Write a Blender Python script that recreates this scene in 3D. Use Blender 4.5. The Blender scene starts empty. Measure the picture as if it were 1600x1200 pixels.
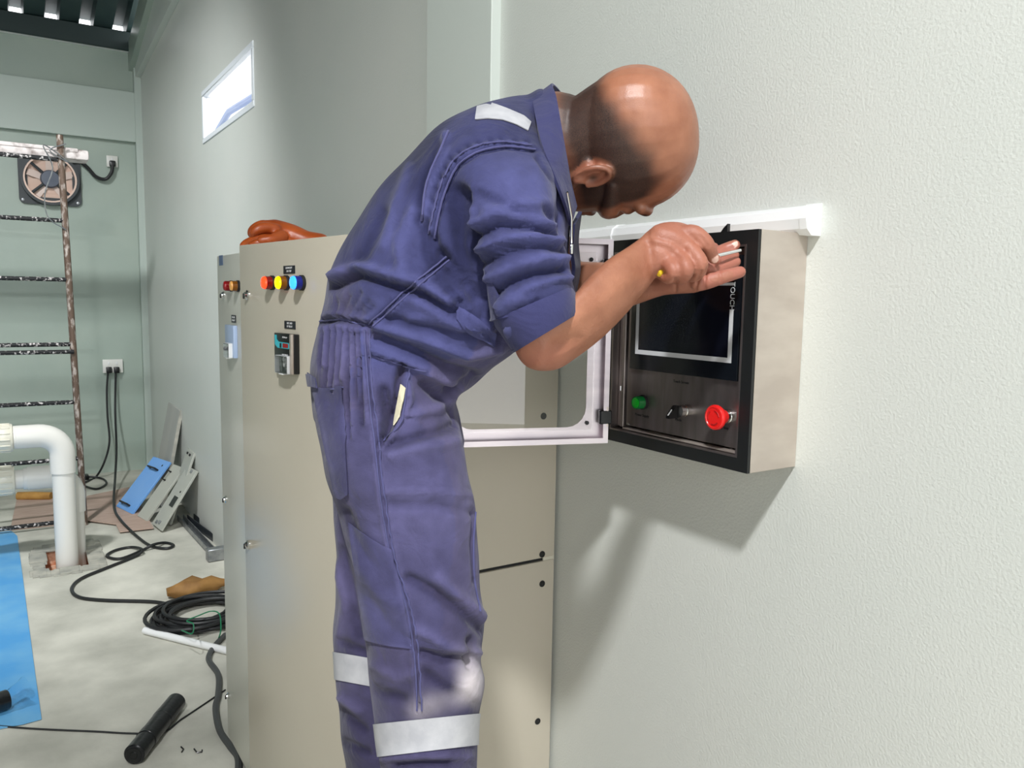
import bpy, bmesh, math, random
import numpy as np
from mathutils import Vector, Matrix
from mathutils.bvhtree import BVHTree
random.seed(7); np.random.seed(7)
SC = bpy.context.scene
COL = SC.collection

# ------------------------------------------------------------------ camera
FPX = 1235.0                         # focal length in pixels of the 1600x1200 frame
CAM_H = 1.5
def _n(v): return v / np.linalg.norm(v)
_eY = _n(np.array([-790., 145., -FPX])); _eX = np.array([1950., 100., -FPX])
_eX = _n(_eX - _eX.dot(_eY) * _eY); _eZ = np.cross(_eX, _eY)
ROT = np.stack([_eX, _eY, _eZ]); CAM = np.array([0., 0., CAM_H])
cd = bpy.data.cameras.new('camera'); co = bpy.data.objects.new('camera', cd); COL.objects.link(co)
cd.sensor_fit = 'HORIZONTAL'; cd.sensor_width = 36.0; cd.lens = FPX / 1600 * 36.0; cd.clip_start = 0.05
M4 = Matrix.Identity(4)
for i in range(3):
    for j in range(3): M4[i][j] = ROT[i][j]
    M4[i][3] = CAM[i]
co.matrix_world = M4
SC.camera = co

# ------------------------------------------------------------------ light
SC.view_settings.view_transform = 'Standard'; SC.view_settings.look = 'None'
SC.view_settings.exposure = 0.0; SC.view_settings.gamma = 1.0; SC.view_settings.use_curve_mapping = False
W = bpy.data.worlds.new('world'); SC.world = W; W.use_nodes = True
bg = W.node_tree.nodes['Background']; bg.inputs[0].default_value = (0.97, 0.985, 1.0, 1); bg.inputs[1].default_value = 3.3
def lamp(name, loc, power, size, color=(.98, .99, 1)):
    l = bpy.data.lights.new(name, 'AREA'); l.shape = 'DISK'; l.size = size; l.energy = power; l.color = color
    o = bpy.data.objects.new(name, l); o.location = loc; COL.objects.link(o); return o
lamp('high_bay_light', (-0.80, -0.75, 3.8), 172, 0.26)
fl_ = bpy.data.lights.new('flood_light', 'SPOT'); fl_.energy = 460; fl_.spot_size = math.radians(96); fl_.spot_blend = .9; fl_.shadow_soft_size = .12; fl_.color = (.97, .99, 1)
fo_ = bpy.data.objects.new('flood_light', fl_); fo_.location = (-0.78, 3.20, 3.8); COL.objects.link(fo_)
fo_.rotation_euler = (Vector((.2, 5.9, .4)) - Vector((-0.78, 3.20, 3.8))).to_track_quat('-Z', 'Y').to_euler()

# ------------------------------------------------------------------ geometry helpers
def ray(u, v): return ROT @ np.array([(u - 800) / FPX, (600 - v) / FPX, -1.0])
def P(u, v, d): return Vector(CAM + ray(u, v) * d)
def onx(u, v, X): r = ray(u, v); return Vector(CAM + r * (X / r[0]))
def ony(u, v, Y): r = ray(u, v); return Vector(CAM + r * (Y / r[1]))
def onz(u, v, Z=0.0): r = ray(u, v); return Vector(CAM + r * ((Z - CAM_H) / r[2]))
def onpl(u, v, p0, n):
    r = Vector(ray(u, v)); c = Vector(CAM); n = Vector(n); return c + r * ((Vector(p0) - c).dot(n) / r.dot(n))
def srgb(r, g, b):
    f = lambda c: (c / 255 / 12.92) if c / 255 <= 0.04045 else ((c / 255 + 0.055) / 1.055) ** 2.4
    return (f(r), f(g), f(b), 1)

class MB:
    def __init__(s): s.b = bmesh.new()
    def _add(s, vs, fs):
        V = [s.b.verts.new(v) for v in vs]
        for f in fs:
            try: s.b.faces.new([V[i] for i in f])
            except ValueError: pass
        return V
    def box(s, lo, hi, bev=0.0, seg=2):
        (x0, y0, z0), (x1, y1, z1) = lo, hi
        V = s._add([(x0,y0,z0),(x1,y0,z0),(x1,y1,z0),(x0,y1,z0),(x0,y0,z1),(x1,y0,z1),(x1,y1,z1),(x0,y1,z1)],
                   [(0,3,2,1),(4,5,6,7),(0,1,5,4),(1,2,6,5),(2,3,7,6),(3,0,4,7)])
        if bev > 0:
            es = list({e for v in V for e in v.link_edges})
            bmesh.ops.bevel(s.b, geom=es, offset=bev, segments=seg, profile=0.5, affect='EDGES')
        return s
    def obox(s, o, ax, ay, az, bev=0.0, seg=2):
        """box from corner o along three edge vectors"""
        o, ax, ay, az = map(Vector, (o, ax, ay, az))
        if ax.cross(ay).dot(az) < 0: o = o + az; az = -az
        V = s._add([o, o+ax, o+ax+ay, o+ay, o+az, o+ax+az, o+ax+ay+az, o+ay+az],
                   [(0,3,2,1),(4,5,6,7),(0,1,5,4),(1,2,6,5),(2,3,7,6),(3,0,4,7)])
        if bev > 0:
            es = list({e for v in V for e in v.link_edges})
            bmesh.ops.bevel(s.b, geom=es, offset=bev, segments=seg, profile=0.5, affect='EDGES')
        return s
    def rings(s, R, cap=True, closed=False):
        n = len(R[0]); V = [[s.b.verts.new(p) for p in r] for r in R]
        for a, b in zip(V, V[1:]):
            for i in range(n): s.b.faces.new([a[i], a[(i+1) % n], b[(i+1) % n], b[i]])
        if cap:
            s.b.faces.new(V[0][::-1]); s.b.faces.new(V[-1])
        return s
    def tube(s, pts, r, n=10, caps=True):
        pts = [Vector(p) for p in pts]; rr = r if hasattr(r, '__len__') else [r] * len(pts)
        T = []
        for i in range(len(pts)):
            a = pts[max(i-1, 0)]; b = pts[min(i+1, len(pts)-1)]; t = b - a
            T.append(t.normalized() if t.length > 1e-9 else Vector((0, 0, 1)))
        up = Vector((0, 0, 1)) if abs(T[0].z) < 0.9 else Vector((1, 0, 0))
        N = T[0].cross(up).normalized(); R = []
        for p, t, q in zip(pts, T, rr):
            N = (N - t * N.dot(t)); N = N.normalized() if N.length > 1e-6 else t.orthogonal().normalized()
            B = t.cross(N)
            R.append([p + (N * math.cos(2*math.pi*k/n) + B * math.sin(2*math.pi*k/n)) * q for k in range(n)])
        return s.rings(R, caps)
    def lathe(s, c, axis, prof, n=24, cap=True):
        """prof: (distance along axis, radius)"""
        c = Vector(c); a = Vector(axis).normalized(); N = a.orthogonal().normalized(); B = a.cross(N)
        R = [[c + a*h + (N*math.cos(2*math.pi*k/n) + B*math.sin(2*math.pi*k/n)) * max(r, 1e-5) for k in range(n)] for h, r in prof]
        return s.rings(R, cap)
    def prism(s, poly, d, cap=True):
        d = Vector(d); A = [Vector(p) for p in poly]; n = len(A)
        V = [s.b.verts.new(p) for p in A] + [s.b.verts.new(p + d) for p in A]
        for i in range(n): s.b.faces.new([V[i], V[(i+1) % n], V[n + (i+1) % n], V[n+i]])
        if cap: s.b.faces.new(V[:n][::-1]); s.b.faces.new(V[n:])
        return s
    def holed(s, outer, inner, d):
        """plate between two loops of equal length, thickness vector d"""
        d = Vector(d); n = len(outer); O = [Vector(p) for p in outer]; I = [Vector(p) for p in inner]
        L = [[s.b.verts.new(p) for p in q] for q in (O, I, [p+d for p in O], [p+d for p in I])]
        for i in range(n):
            j = (i+1) % n
            for a, b in ((0,1),(1,3),(3,2),(2,0)):
                s.b.faces.new([L[a][i], L[a][j], L[b][j], L[b][i]])
        return s
    def mesh(s, name, smooth=None):
        bmesh.ops.recalc_face_normals(s.b, faces=s.b.faces)
        m = bpy.data.meshes.new(name); s.b.to_mesh(m); s.b.free()
        if smooth is not None:
            m.polygons.foreach_set('use_smooth', [True] * len(m.polygons))
            m.set_sharp_from_angle(angle=math.radians(smooth))
        return m
def rrect(c, ax, ay, w, h, r, seg=5):
    """rounded rectangle loop; centre c, unit axes ax, ay"""
    c, ax, ay = Vector(c), Vector(ax), Vector(ay); out = []
    for (sx, sy, a0) in ((1,1,0),(-1,1,90),(-1,-1,180),(1,-1,270)):
        for k in range(seg+1):
            a = math.radians(a0 + 90*k/seg)
            out.append(c + ax*(sx*(w/2-r) + r*math.cos(a)) + ay*(sy*(h/2-r) + r*math.sin(a)))
    return out
def spline(pts, n=8):
    """Catmull-Rom through points"""
    p = [Vector(q) for q in pts]; p = [2*p[0]-p[1]] + p + [2*p[-1]-p[-2]]; out = []
    for i in range(1, len(p)-2):
        for k in range(n):
            t = k/n
            out.append(0.5*((2*p[i]) + (p[i+1]-p[i-1])*t + (2*p[i-1]-5*p[i]+4*p[i+1]-p[i+2])*t*t + (3*p[i]-p[i-1]-3*p[i+1]+p[i+2])*t**3))
    out.append(p[-2]); return out

def place(o, parent):
    COL.objects.link(o)
    if parent is not None:
        o.parent = parent
        if parent.parent is None: o.matrix_parent_inverse = Matrix.Translation(-parent.location)
def obj(name, mb, material, parent=None, smooth=40, label=None, kind=None):
    m = mb.mesh(name, smooth) if isinstance(mb, MB) else mb
    o = bpy.data.objects.new(name, m)
    if material is not None and len(m.materials) == 0: m.materials.append(material)
    place(o, parent)
    if label: o['label'] = label
    if kind: o['kind'] = kind
    return o
def tag(o, label, cat, group=None):
    o['label'] = label; o['category'] = cat
    if group: o['group'] = group
    return o
def thing(name, loc, label, cat, group=None):
    o = bpy.data.objects.new(name, None); o.location = loc; o.empty_display_size = 0.05; COL.objects.link(o)
    return tag(o, label, cat, group)
def struct(name, mb, material, parent=None, smooth=40):
    o = obj(name, mb, material, parent, smooth); o['kind'] = 'structure'; return o
def text_mesh(s, size, origin, ax, ay, depth=0.0004, align='CENTER'):
    c = bpy.data.curves.new('lettering', 'FONT'); c.body = s; c.size = size; c.align_x = align; c.align_y = 'CENTER'; c.extrude = depth
    t = bpy.data.objects.new('lettering_tmp', c); COL.objects.link(t)
    dg = bpy.context.evaluated_depsgraph_get(); m = bpy.data.meshes.new_from_object(t.evaluated_get(dg))
    bpy.data.objects.remove(t); bpy.data.curves.remove(c)
    ax, ay = Vector(ax), Vector(ay); az = ax.cross(ay); T = Matrix.Identity(4)
    for i in range(3): T[i][0] = ax[i]; T[i][1] = ay[i]; T[i][2] = az[i]; T[i][3] = origin[i]
    m.transform(T); return m

# ------------------------------------------------------------------ materials
def mat(name, col, rough=0.5, metal=0.0, col2=None, nscale=6.0, bump=0.0, bscale=200.0, spec=0.5, detail=4.0, stretch=None, contrast=(0.35, 0.65), coat=0.0, rvar=0.0, attr=None):
    m = bpy.data.materials.new(name); m.use_nodes = True; nt = m.node_tree; b = nt.nodes['Principled BSDF']
    N = lambda t: nt.nodes.new(t); L = nt.links.new
    b.inputs['Base Color'].default_value = col; b.inputs['Roughness'].default_value = rough; b.inputs['Metallic'].default_value = metal
    b.inputs['Specular IOR Level'].default_value = spec; b.inputs['Coat Weight'].default_value = coat
    tc = N('ShaderNodeTexCoord'); src = tc.outputs['Object']
    if stretch:
        mp = N('ShaderNodeMapping'); mp.inputs['Scale'].default_value = stretch; L(src, mp.inputs[0]); src = mp.outputs[0]
    if col2 is not None:
        n = N('ShaderNodeTexNoise'); n.inputs['Scale'].default_value = nscale; n.inputs['Detail'].default_value = detail; L(src, n.inputs['Vector'])
        r = N('ShaderNodeValToRGB'); r.color_ramp.elements[0].position = contrast[0]; r.color_ramp.elements[1].position = contrast[1]
        r.color_ramp.elements[0].color = col; r.color_ramp.elements[1].color = col2
        L(n.outputs[0], r.inputs[0]); L(r.outputs[0], b.inputs['Base Color'])
        if rvar:
            mr = N('ShaderNodeMapRange'); mr.inputs[3].default_value = rough - rvar; mr.inputs[4].default_value = rough + rvar
            L(n.outputs[0], mr.inputs[0]); L(mr.outputs[0], b.inputs['Roughness'])
    if bump > 0:
        n2 = N('ShaderNodeTexNoise'); n2.inputs['Scale'].default_value = bscale; n2.inputs['Detail'].default_value = 3; L(src, n2.inputs['Vector'])
        bp = N('ShaderNodeBump'); bp.inputs['Strength'].default_value = bump; bp.inputs['Distance'].default_value = 0.002
        L(n2.outputs[0], bp.inputs['Height']); L(bp.outputs[0], b.inputs['Normal'])
    return m
def emis(name, col, strength, rough=0.15):
    m = mat(name, col, rough); b = m.node_tree.nodes['Principled BSDF']
    b.inputs['Emission Color'].default_value = col; b.inputs['Emission Strength'].default_value = strength; return m
def glass(name, tint=(1, 1, 1, 1), rough=0.0, ior=1.45):
    m = bpy.data.materials.new(name); m.use_nodes = True; b = m.node_tree.nodes['Principled BSDF']
    b.inputs['Base Color'].default_value = tint; b.inputs['Roughness'].default_value = rough; b.inputs['IOR'].default_value = ior
    b.inputs['Transmission Weight'].default_value = 1.0; return m
M = {}
M['wall'] = mat('wall_paint', srgb(208, 210, 204), 0.33, 0, srgb(202, 206, 200), 1.5, 0.42, 240, 0.5)
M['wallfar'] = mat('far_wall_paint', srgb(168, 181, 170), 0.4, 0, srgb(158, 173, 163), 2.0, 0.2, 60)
M['trim'] = mat('smooth_wall_paint', srgb(205, 212, 206), 0.4, 0, None, 1, 0.08, 80)
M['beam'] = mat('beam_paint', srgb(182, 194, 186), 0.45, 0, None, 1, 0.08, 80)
M['concrete'] = mat('concrete_floor', srgb(214, 212, 200), 0.75, 0, srgb(178, 177, 166), 3.2, 0.5, 45, 0.3, 12)
M['pit'] = mat('pit_earth', srgb(196, 128, 92), 0.9, 0, srgb(232, 196, 170), 30, 0.8, 60)
M['mortar'] = mat('rough_mortar', srgb(185, 182, 170), 0.9, 0, srgb(150, 150, 142), 12, 0.8, 60)
M['roof'] = mat('green_roof_sheet', srgb(58, 78, 78), 0.5, 0, srgb(48, 66, 67), 3)
M['steel_dark'] = mat('dark_green_steel', srgb(34, 52, 52), 0.5)
M['white_trim'] = mat('white_paint', srgb(235, 236, 236), 0.35)
M['frame'] = mat('window_frame_white', srgb(225, 230, 235), 0.4)
M['cab'] = mat('beige_powder_coat', srgb(192, 184, 168), 0.27, 0, srgb(196, 188, 172), 2, 0.05, 400, 0.5)
M['cab_sheen'] = mat('beige_coat_sheen', srgb(212, 210, 198), 0.28, 0, srgb(206, 205, 196), 2, 0.05, 400, 0.5)  # far cabinet's beige coat greyed to paint in a silvery reflection
M['cab_edge'] = mat('beige_cabinet_edge', srgb(205, 201, 184), 0.35)
M['steel'] = mat('brushed_stainless', srgb(214, 203, 193), 0.42, 0.75, srgb(200, 188, 178), 9, 0.04, 300, stretch=(1, 1, 3), rvar=0.05)
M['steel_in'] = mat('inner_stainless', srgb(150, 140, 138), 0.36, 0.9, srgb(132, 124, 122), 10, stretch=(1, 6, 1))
M['steel_door'] = mat('door_stainless', srgb(222, 212, 216), 0.36, 1.0, srgb(205, 196, 202), 8, stretch=(1, 1, 5))
M['chrome'] = mat('chrome', srgb(225, 225, 225), 0.12, 1.0)
M['rubber'] = mat('black_rubber', srgb(22, 24, 25), 0.45)
M['black'] = mat('black_plastic', srgb(14, 15, 17), 0.3)
M['blackmatt'] = mat('black_matt', srgb(18, 18, 19), 0.7)
M['hmi'] = mat('black_screen_bezel', srgb(12, 17, 22), 0.22)
M['screen'] = mat('dark_screen_glass', srgb(10, 12, 22), 0.12)
M['silver'] = mat('silver_print', srgb(196, 198, 200), 0.4)
M['ink'] = mat('engraved_ink', srgb(25, 25, 28), 0.6)
M['whiteink'] = mat('white_ink', srgb(225, 225, 225), 0.6)
M['red'] = mat('red_plastic', srgb(222, 32, 30), 0.3)
M['green'] = mat('green_lens', srgb(20, 170, 40), 0.2)
M['greenrim'] = mat('green_lens_side', srgb(8, 105, 45), 0.15)
M['plate'] = mat('black_nameplate', srgb(25, 27, 36), 0.4)
M['teal'] = mat('teal_print', srgb(60, 180, 195), 0.4)
M['dred'] = mat('dark_red_print', srgb(150, 20, 25), 0.35)
M['clear'] = glass('clear_acrylic')
M['b_red'] = mat('red_lens_side', srgb(120, 8, 8), .15); M['b_yel'] = mat('amber_lens_side', srgb(120, 70, 5), .15); M['b_blu'] = mat('blue_lens_side', srgb(6, 22, 120), .15)
M['l_red'] = emis('lit_red_lens', srgb(255, 60, 25), 2.0); M['l_yel'] = emis('lit_yellow_lens', srgb(255, 214, 0), 1.5); M['l_blu'] = emis('lit_blue_lens', srgb(40, 120, 255), 3.2)
M['l_dred'] = mat('dark_red_lens', srgb(150, 12, 24), 0.2); M['l_amb'] = mat('amber_lens', srgb(235, 170, 90), 0.2)
M['paleblue'] = mat('pale_blue_film', srgb(170, 190, 222), 0.3); M['bluelabel'] = mat('blue_grey_label', srgb(84, 104, 138), 0.5)
M['glove'] = mat('orange_rubber', srgb(172, 80, 30), 0.38, 0, srgb(150, 66, 24), 20, 0.15, 120)
M['pvc'] = mat('white_pvc', srgb(228, 226, 220), 0.22); M['pvc2'] = mat('cream_pvc', srgb(224, 220, 204), 0.3)
M['tarp'] = mat('blue_tarp', srgb(78, 160, 222), 0.45, 0, srgb(110, 178, 225), 5, 0.3, 40)
M['card'] = mat('cardboard', srgb(196, 172, 158), 0.85, 0, srgb(178, 154, 140), 8, 0.1, 50, 0.2, stretch=(1, 8, 1))
M['card2'] = mat('brown_cardboard', srgb(190, 145, 75), 0.8, 0, srgb(165, 120, 60), 12)
M['cable'] = mat('black_cable', srgb(30, 31, 33), 0.45); M['cableg'] = mat('grey_cable', srgb(70, 72, 72), 0.5); M['wireg'] = mat('green_wire', srgb(20, 120, 80), 0.4)
M['scaf'] = mat('painted_steel_tube', srgb(104, 86, 74), 0.6, 0.2, srgb(186, 176, 168), 55, 0.5, 90, 0.4, 8, (1, 1, .4), (0.5, 0.66))
M['scafd'] = mat('spotted_dark_rung', srgb(35, 36, 38), 0.6, 0.2, srgb(205, 200, 198), 60, 0.5, 90, 0.4, 8, None, (0.54, 0.64))
M['plank'] = mat('paint_spattered_plank', srgb(224, 216, 214), 0.8, 0, srgb(120, 104, 98), 14, 0.5, 60, 0.3, 8, None, (0.5, 0.72))
M['fan'] = mat('dark_grey_plastic', srgb(52, 58, 62), 0.5); M['hub'] = mat('blue_grey_plastic', srgb(84, 92, 108), 0.45); M['daylit_slat'] = mat('daylit_pink_shutter', srgb(238, 208, 192), 0.5)  # shutter pink stands in for daylight coming through from outside
M['socket'] = mat('white_socket', srgb(222, 222, 216), 0.35)
M['panel'] = mat('grey_beige_steel', srgb(186, 187, 176), 0.4, 0, srgb(176, 178, 170), 3); M['panelg'] = mat('light_grey_board', srgb(176, 176, 170), 0.6, 0, srgb(165, 166, 162), 5, 0, 1, 0.5, 4, (1, 1, 0.2))
M['panelb'] = mat('blue_film_steel', srgb(104, 164, 236), 0.4, 0, srgb(130, 178, 235), 2.2)
M['galv'] = mat('galvanised_steel', srgb(168, 170, 172), 0.4, 0.8, srgb(130, 134, 138), 20); M['dsteel'] = mat('dark_pipe', srgb(60, 66, 74), 0.4, 0.5)
M['wood'] = mat('plywood', srgb(170, 130, 90), 0.7, 0, srgb(140, 102, 66), 6, 0.2, 60, 0.3, 6, (1, 8, 1))
M['bag'] = mat('brown_paper', srgb(160, 118, 62), 0.7, 0, srgb(130, 92, 46), 10)
M['film'] = glass('thin_plastic', (0.95, 0.97, 1, 1), 0.25, 1.1)
M['tubewrap'] = mat('black_wrap', srgb(16, 17, 20), 0.28, 0, srgb(26, 27, 30), 30, 0.5, 60)
M['truss'] = mat('pale_blue_steel', srgb(110, 125, 165), 0.5)

# ------------------------------------------------------------------ the room
XW, YF = 0.996, 7.322               # right wall plane, far wall plane
Z0F, SL = 3.50, 0.215               # roof height at the far wall and its rise towards the viewer
def roofz(y): return Z0F + SL * (YF - y)
YN, XL = -5.0, -5.0
# floor with the square pit round the pipe
px0, px1, py0, py1 = 0.115, 0.335, 4.80, 5.22
b = MB()
b.box((XL-3, YN-2, -0.012), (XW+0.3, py0, 0)).box((XL-3, py1, -0.012), (XW+0.3, YF+0.3, 0)).box((XL-3, py0, -0.012), (px0, py1, 0)).box((px1, py0, -0.012), (XW+0.3, py1, 0))
fl = struct('floor', b, M['concrete'])
b = MB()
for k, (x0, x1, y0, y1) in enumerate(((px0-.03, px0, py0-.03, py1+.03), (px1, px1+.03, py0-.03, py1+.03), (px0, px1, py0-.03, py0), (px0, px1, py1, py1+.03))):
    b.box((x0, y0, -0.20), (x1, y1, -0.001))
b.box((px0, py0, -0.20), (px1, py1, -0.09))
struct('pit_wall', b, M['pit'], fl)
b = MB()                             # rough mortar rim round the pit
for k in range(46):
    t = k / 46 * 4; s_, f_ = int(t), t - int(t)
    cx, cy = [(px0-.03 + f_*(px1-px0+.06), py0-.03), (px1+.03, py0-.03 + f_*(py1-py0+.06)), (px1+.03 - f_*(px1-px0+.06), py1+.03), (px0-.03, py1+.03 - f_*(py1-py0+.06))][s_]
    w = random.uniform(.025, .05); d = random.uniform(.03, .07)
    b.box((cx-w, cy-d, -0.002), (cx+w, cy+d, random.uniform(.003, .012)), 0.003, 1)
struct('pit_rim', b, M['mortar'], fl)
# right wall with its high window
wy1, wy0 = onx(317, 180, XW).y, onx(397, 115, XW).y; wz1 = (onx(317, 142, XW).z + onx(397, 63, XW).z)/2; wz0 = (onx(318, 222, XW).z + onx(397, 172, XW).z)/2
T = 0.05
b = MB()
for (y0, y1, z0, z1) in ((YN, wy0, 0, None), (wy1, YF, 0, None), (wy0, wy1, 0, wz0), (wy0, wy1, wz1, None)):
    za, zb_ = (z1, z1) if z1 else (roofz(y0), roofz(y1))
    b.prism([(XW, y0, z0), (XW, y1, z0), (XW, y1, zb_), (XW, y0, za)], (T, 0, 0))
bmesh.ops.remove_doubles(b.b, verts=b.b.verts, dist=1e-5)
struct('wall_right', b, M['wall'], None, None)
win = thing('window_1', (XW+.08, (wy0+wy1)/2, wz0), 'small high strip window in the right wall', 'window'); del win['category']; win['kind'] = 'structure'
b = MB(); xf_ = XW - 0.006
for (y0, y1, z0, z1) in ((wy0, wy1, wz0, wz0+.03), (wy0, wy1, wz1-.03, wz1), (wy0, wy0+.03, wz0+.03, wz1-.03), (wy1-.03, wy1, wz0+.03, wz1-.03)):
    b.box((xf_, y0, z0), (xf_+.05, y1, z1), 0.003, 1)
struct('window_frame', b, M['frame'], win)
struct('window_pane', MB().box((xf_+.022, wy0+.02, wz0+.02), (xf_+.027, wy1-.02, wz1-.02)), M['clear'], win)
# pilaster and wall beam
pA, pB = onx(673, 200, XW-.012).y, onx(767, 100, XW-.025).y
struct('trim_1', MB().box((XW-.025, pB, 0), (XW+.02, pA, roofz(pA)-.02), 0.002, 1), M['trim'])
# sloping capping under the roof along the right wall and horizontal ring beam
b = MB().prism([(XW-.08, YN, roofz(YN)), (XW-.08, YF, roofz(YF)), (XW-.08, YF, roofz(YF)-.20), (XW-.08, YN, roofz(YN)-.20)], (.1, 0, 0))
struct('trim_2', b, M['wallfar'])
b = MB().prism([(XW-.04, YN, roofz(YN)-.2), (XW-.04, YF, roofz(YF)-.2), (XW-.04, YF, 3.24), (XW-.04, YN, 3.9)], (.05, 0, 0))
struct('trim_3', b, M['trim'])
# far wall with beam and corner column
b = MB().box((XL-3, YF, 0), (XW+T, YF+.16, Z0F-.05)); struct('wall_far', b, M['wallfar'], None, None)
zb0, zb1 = ony(100, 210, YF-.06).z, ony(100, 129, YF-.06).z
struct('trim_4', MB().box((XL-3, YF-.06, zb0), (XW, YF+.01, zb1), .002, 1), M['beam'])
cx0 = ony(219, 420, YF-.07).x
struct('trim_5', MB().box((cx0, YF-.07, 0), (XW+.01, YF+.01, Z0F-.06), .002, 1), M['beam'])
struct('trim_6', MB().box((XL-3, YF-.04, Z0F-.06), (XW, YF+.16, Z0F-.045), .002, 1), M['white_trim'])
# left wall and unseen back wall; its doorway added wide for fill light
b = MB().prism([(XL-.16, YN, 0), (XL-.16, YF, 0), (XL-.16, YF, roofz(YF)), (XL-.16, YN, roofz(YN))], (.16, 0, 0)); struct('wall_left', b, M['wall'], None, None)
b = MB()
b.box((XL, YN-.16, 0), (-4.4, YN, roofz(YN))).box((.4, YN-.16, 0), (XW+T, YN, roofz(YN))).box((-4.4, YN-.16, 4.2), (.4, YN, roofz(YN)))
struct('wall_back', b, M['wall'], None, None)
# roof: ribbed sheet on purlins
roof = bpy.data.objects.new('ceiling', None); COL.objects.link(roof); roof['kind'] = 'structure'
def sheet_profile():
    prof = []; pitch, rw, rt, rh = 0.235, 0.10, 0.075, 0.085; x = 0.905
    prof.append((XW+.02, 0))
    while x > XL - 3:
        prof += [(x, 0), (x-(rw-rt)/2, rh), (x-(rw-rt)/2-rt, rh), (x-rw, 0)]; x -= pitch
    return prof
pr = sheet_profile(); b = MB(); ya, yb = YF+.07, YN-.3
lo = [b.b.verts.new((x, ya, roofz(ya)+.09+z)) for x, z in pr]; hi = [b.b.verts.new((x, yb, roofz(yb)+.09+z)) for x, z in pr]
for i in range(len(pr)-1): b.b.faces.new([lo[i], lo[i+1], hi[i+1], hi[i]])
struct('roof_sheet', b, M['roof'], roof, None)
for k, y in enumerate((YF-.01, YF-1.55, YF-3.1, YF-4.65, YF-6.2, YF-7.75, YF-9.3, YF-10.85)):
    b = MB().box((XL-3, y-.05, roofz(y)-.06), (XW, y+.05, roofz(y)+.088), .004, 1)
    struct('purlin', b, M['steel_dark'], roof)

# ------------------------------------------------------------------ white trunking on the wall
zt = onx(1100, 340, XW-.02).z
b = MB(); yr, yl = onx(1267, 340, XW-.02).y, 2.02
prof = [(XW, -.022), (XW-.020, -.022), (XW-.030, -.014), (XW-.034, 0), (XW-.030, .013), (XW-.018, .020), (XW, .022)]
zt0 = onx(1266, 342, XW-.02).z
b.prism([(x, yr, zt0+z) for x, z in prof], (0, yl-yr, 0))
tr = obj('cable_trunking', b, M['white_trim'], None, 30)
tag(tr, 'long white cable trunking fixed to the wall behind the steel control box', 'trunking')
b = MB().prism([(x*1.0-.001 if x < XW else x, yr-.003, zt0+z*1.06) for x, z in prof], (0, .012, 0)); obj('end_cap', b, M['white_trim'], tr, 30)
b = MB().prism([(x-.003 if x < XW else x, 1.17, zt0+z*1.05) for x, z in prof], (0, .03, 0)); obj('joint_cover', b, M['white_trim'], tr, 30)

# ------------------------------------------------------------------ beige cabinets
YC, XFR, CW, ZT = 1.371, 0.560, 0.60, 1.618
XB = XW - 0.036
def relay(par, p, n, right, up, w, h, face, cover, main=True):
    """protection relay: black case, printed face, glossy side rail and a clear cover over round dials; p = top-left corner on the door"""
    P0 = lambda s, t, d=0: p + right*s - up*t + n*d
    r = obj('protection_relay', MB().obox(P0(0, h), right*w, up*h, n*.012, .002), face, par, label='protection relay with printed face and clear dial cover')
    if main:
        obj('teal_stripe', MB().prism([P0(.04*w,.05*h,.0122), P0(.06*w,.30*h,.0122), P0(.2*w,.38*h,.0122), P0(.75*w,.38*h,.0122), P0(.75*w,.23*h,.0122), P0(.25*w,.22*h,.0122), P0(.15*w,.16*h,.0122), P0(.14*w,.05*h,.0122)][::-1], n*.0005), M['teal'], r, None)
        obj('display', MB().obox(P0(.45*w,.36*h,.0124), right*.26*w, up*.11*h, n*.0008), M['dred'], r, None)
        obj('display_frame', MB().obox(P0(.30*w,.37*h,.0123), right*.09*w, up*.12*h, n*.0006), M['black'], r, None)
        for t in (.10, .55):
            obj('lettering', text_mesh('I> I>> t>' if t < .3 else 'TEST RESET', .006, P0(.55*w, t*h, .0126), right, up), M['whiteink'], r)
        obj('side_rail', MB().obox(P0(.88*w, h, .012), right*.09*w, up*h, n*.006, .001), M['steel'], r)
    cc_ = P0(.57*w, .78*h, .012)
    c = obj('dial_cover', MB().holed(rrect(cc_, right, up, .60*w, .46*h, .003, 2), rrect(cc_, right, up, .54*w, .43*h, .002, 2), n*.011), cover, r, None)
    obj('cover_lid', MB().obox(cc_ - right*.29*w - up*.22*h + n*.011, right*.58*w, up*.44*h, n*.001), M['clear'], r, None)
    obj('cover_back', MB().obox(cc_ - right*.27*w - up*.215*h + n*.0002, right*.54*w, up*.43*h, n*.0006), M['black'] if main else M['paleblue'], r, None)
    obj('cover_latch', MB().obox(cc_ - right*.10*w - up*.255*h, right*.2*w, up*.04*h, n*.012, .001, 1), M['white_trim'], r)
    for (s, t) in ((.42,.66),(.57,.65),(.42,.78),(.58,.78),(.46,.90),(.72,.72),(.72,.88)):
        obj('dial', MB().lathe(P0(s*w, t*h, .012), n, [(0, .0055), (.004, .0055), (.005, .003)], 12), M['silver'] if (s > .5 or not main) else M['galv'], r)
    return r
def lock(par, p, n):
    l = obj('quarter_turn_lock', MB().lathe(p, n, [(0, .0115), (.004, .0115), (.006, .008), (.010, .007), (.011, .003)], 18), M['chrome'], par)
    obj('lock_wing', MB().box((p.x-.013, p.y-.0018, p.z-.009), (p.x-.008, p.y+.0018, p.z+.004), .001, 1), M['blackmatt'], l)
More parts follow.
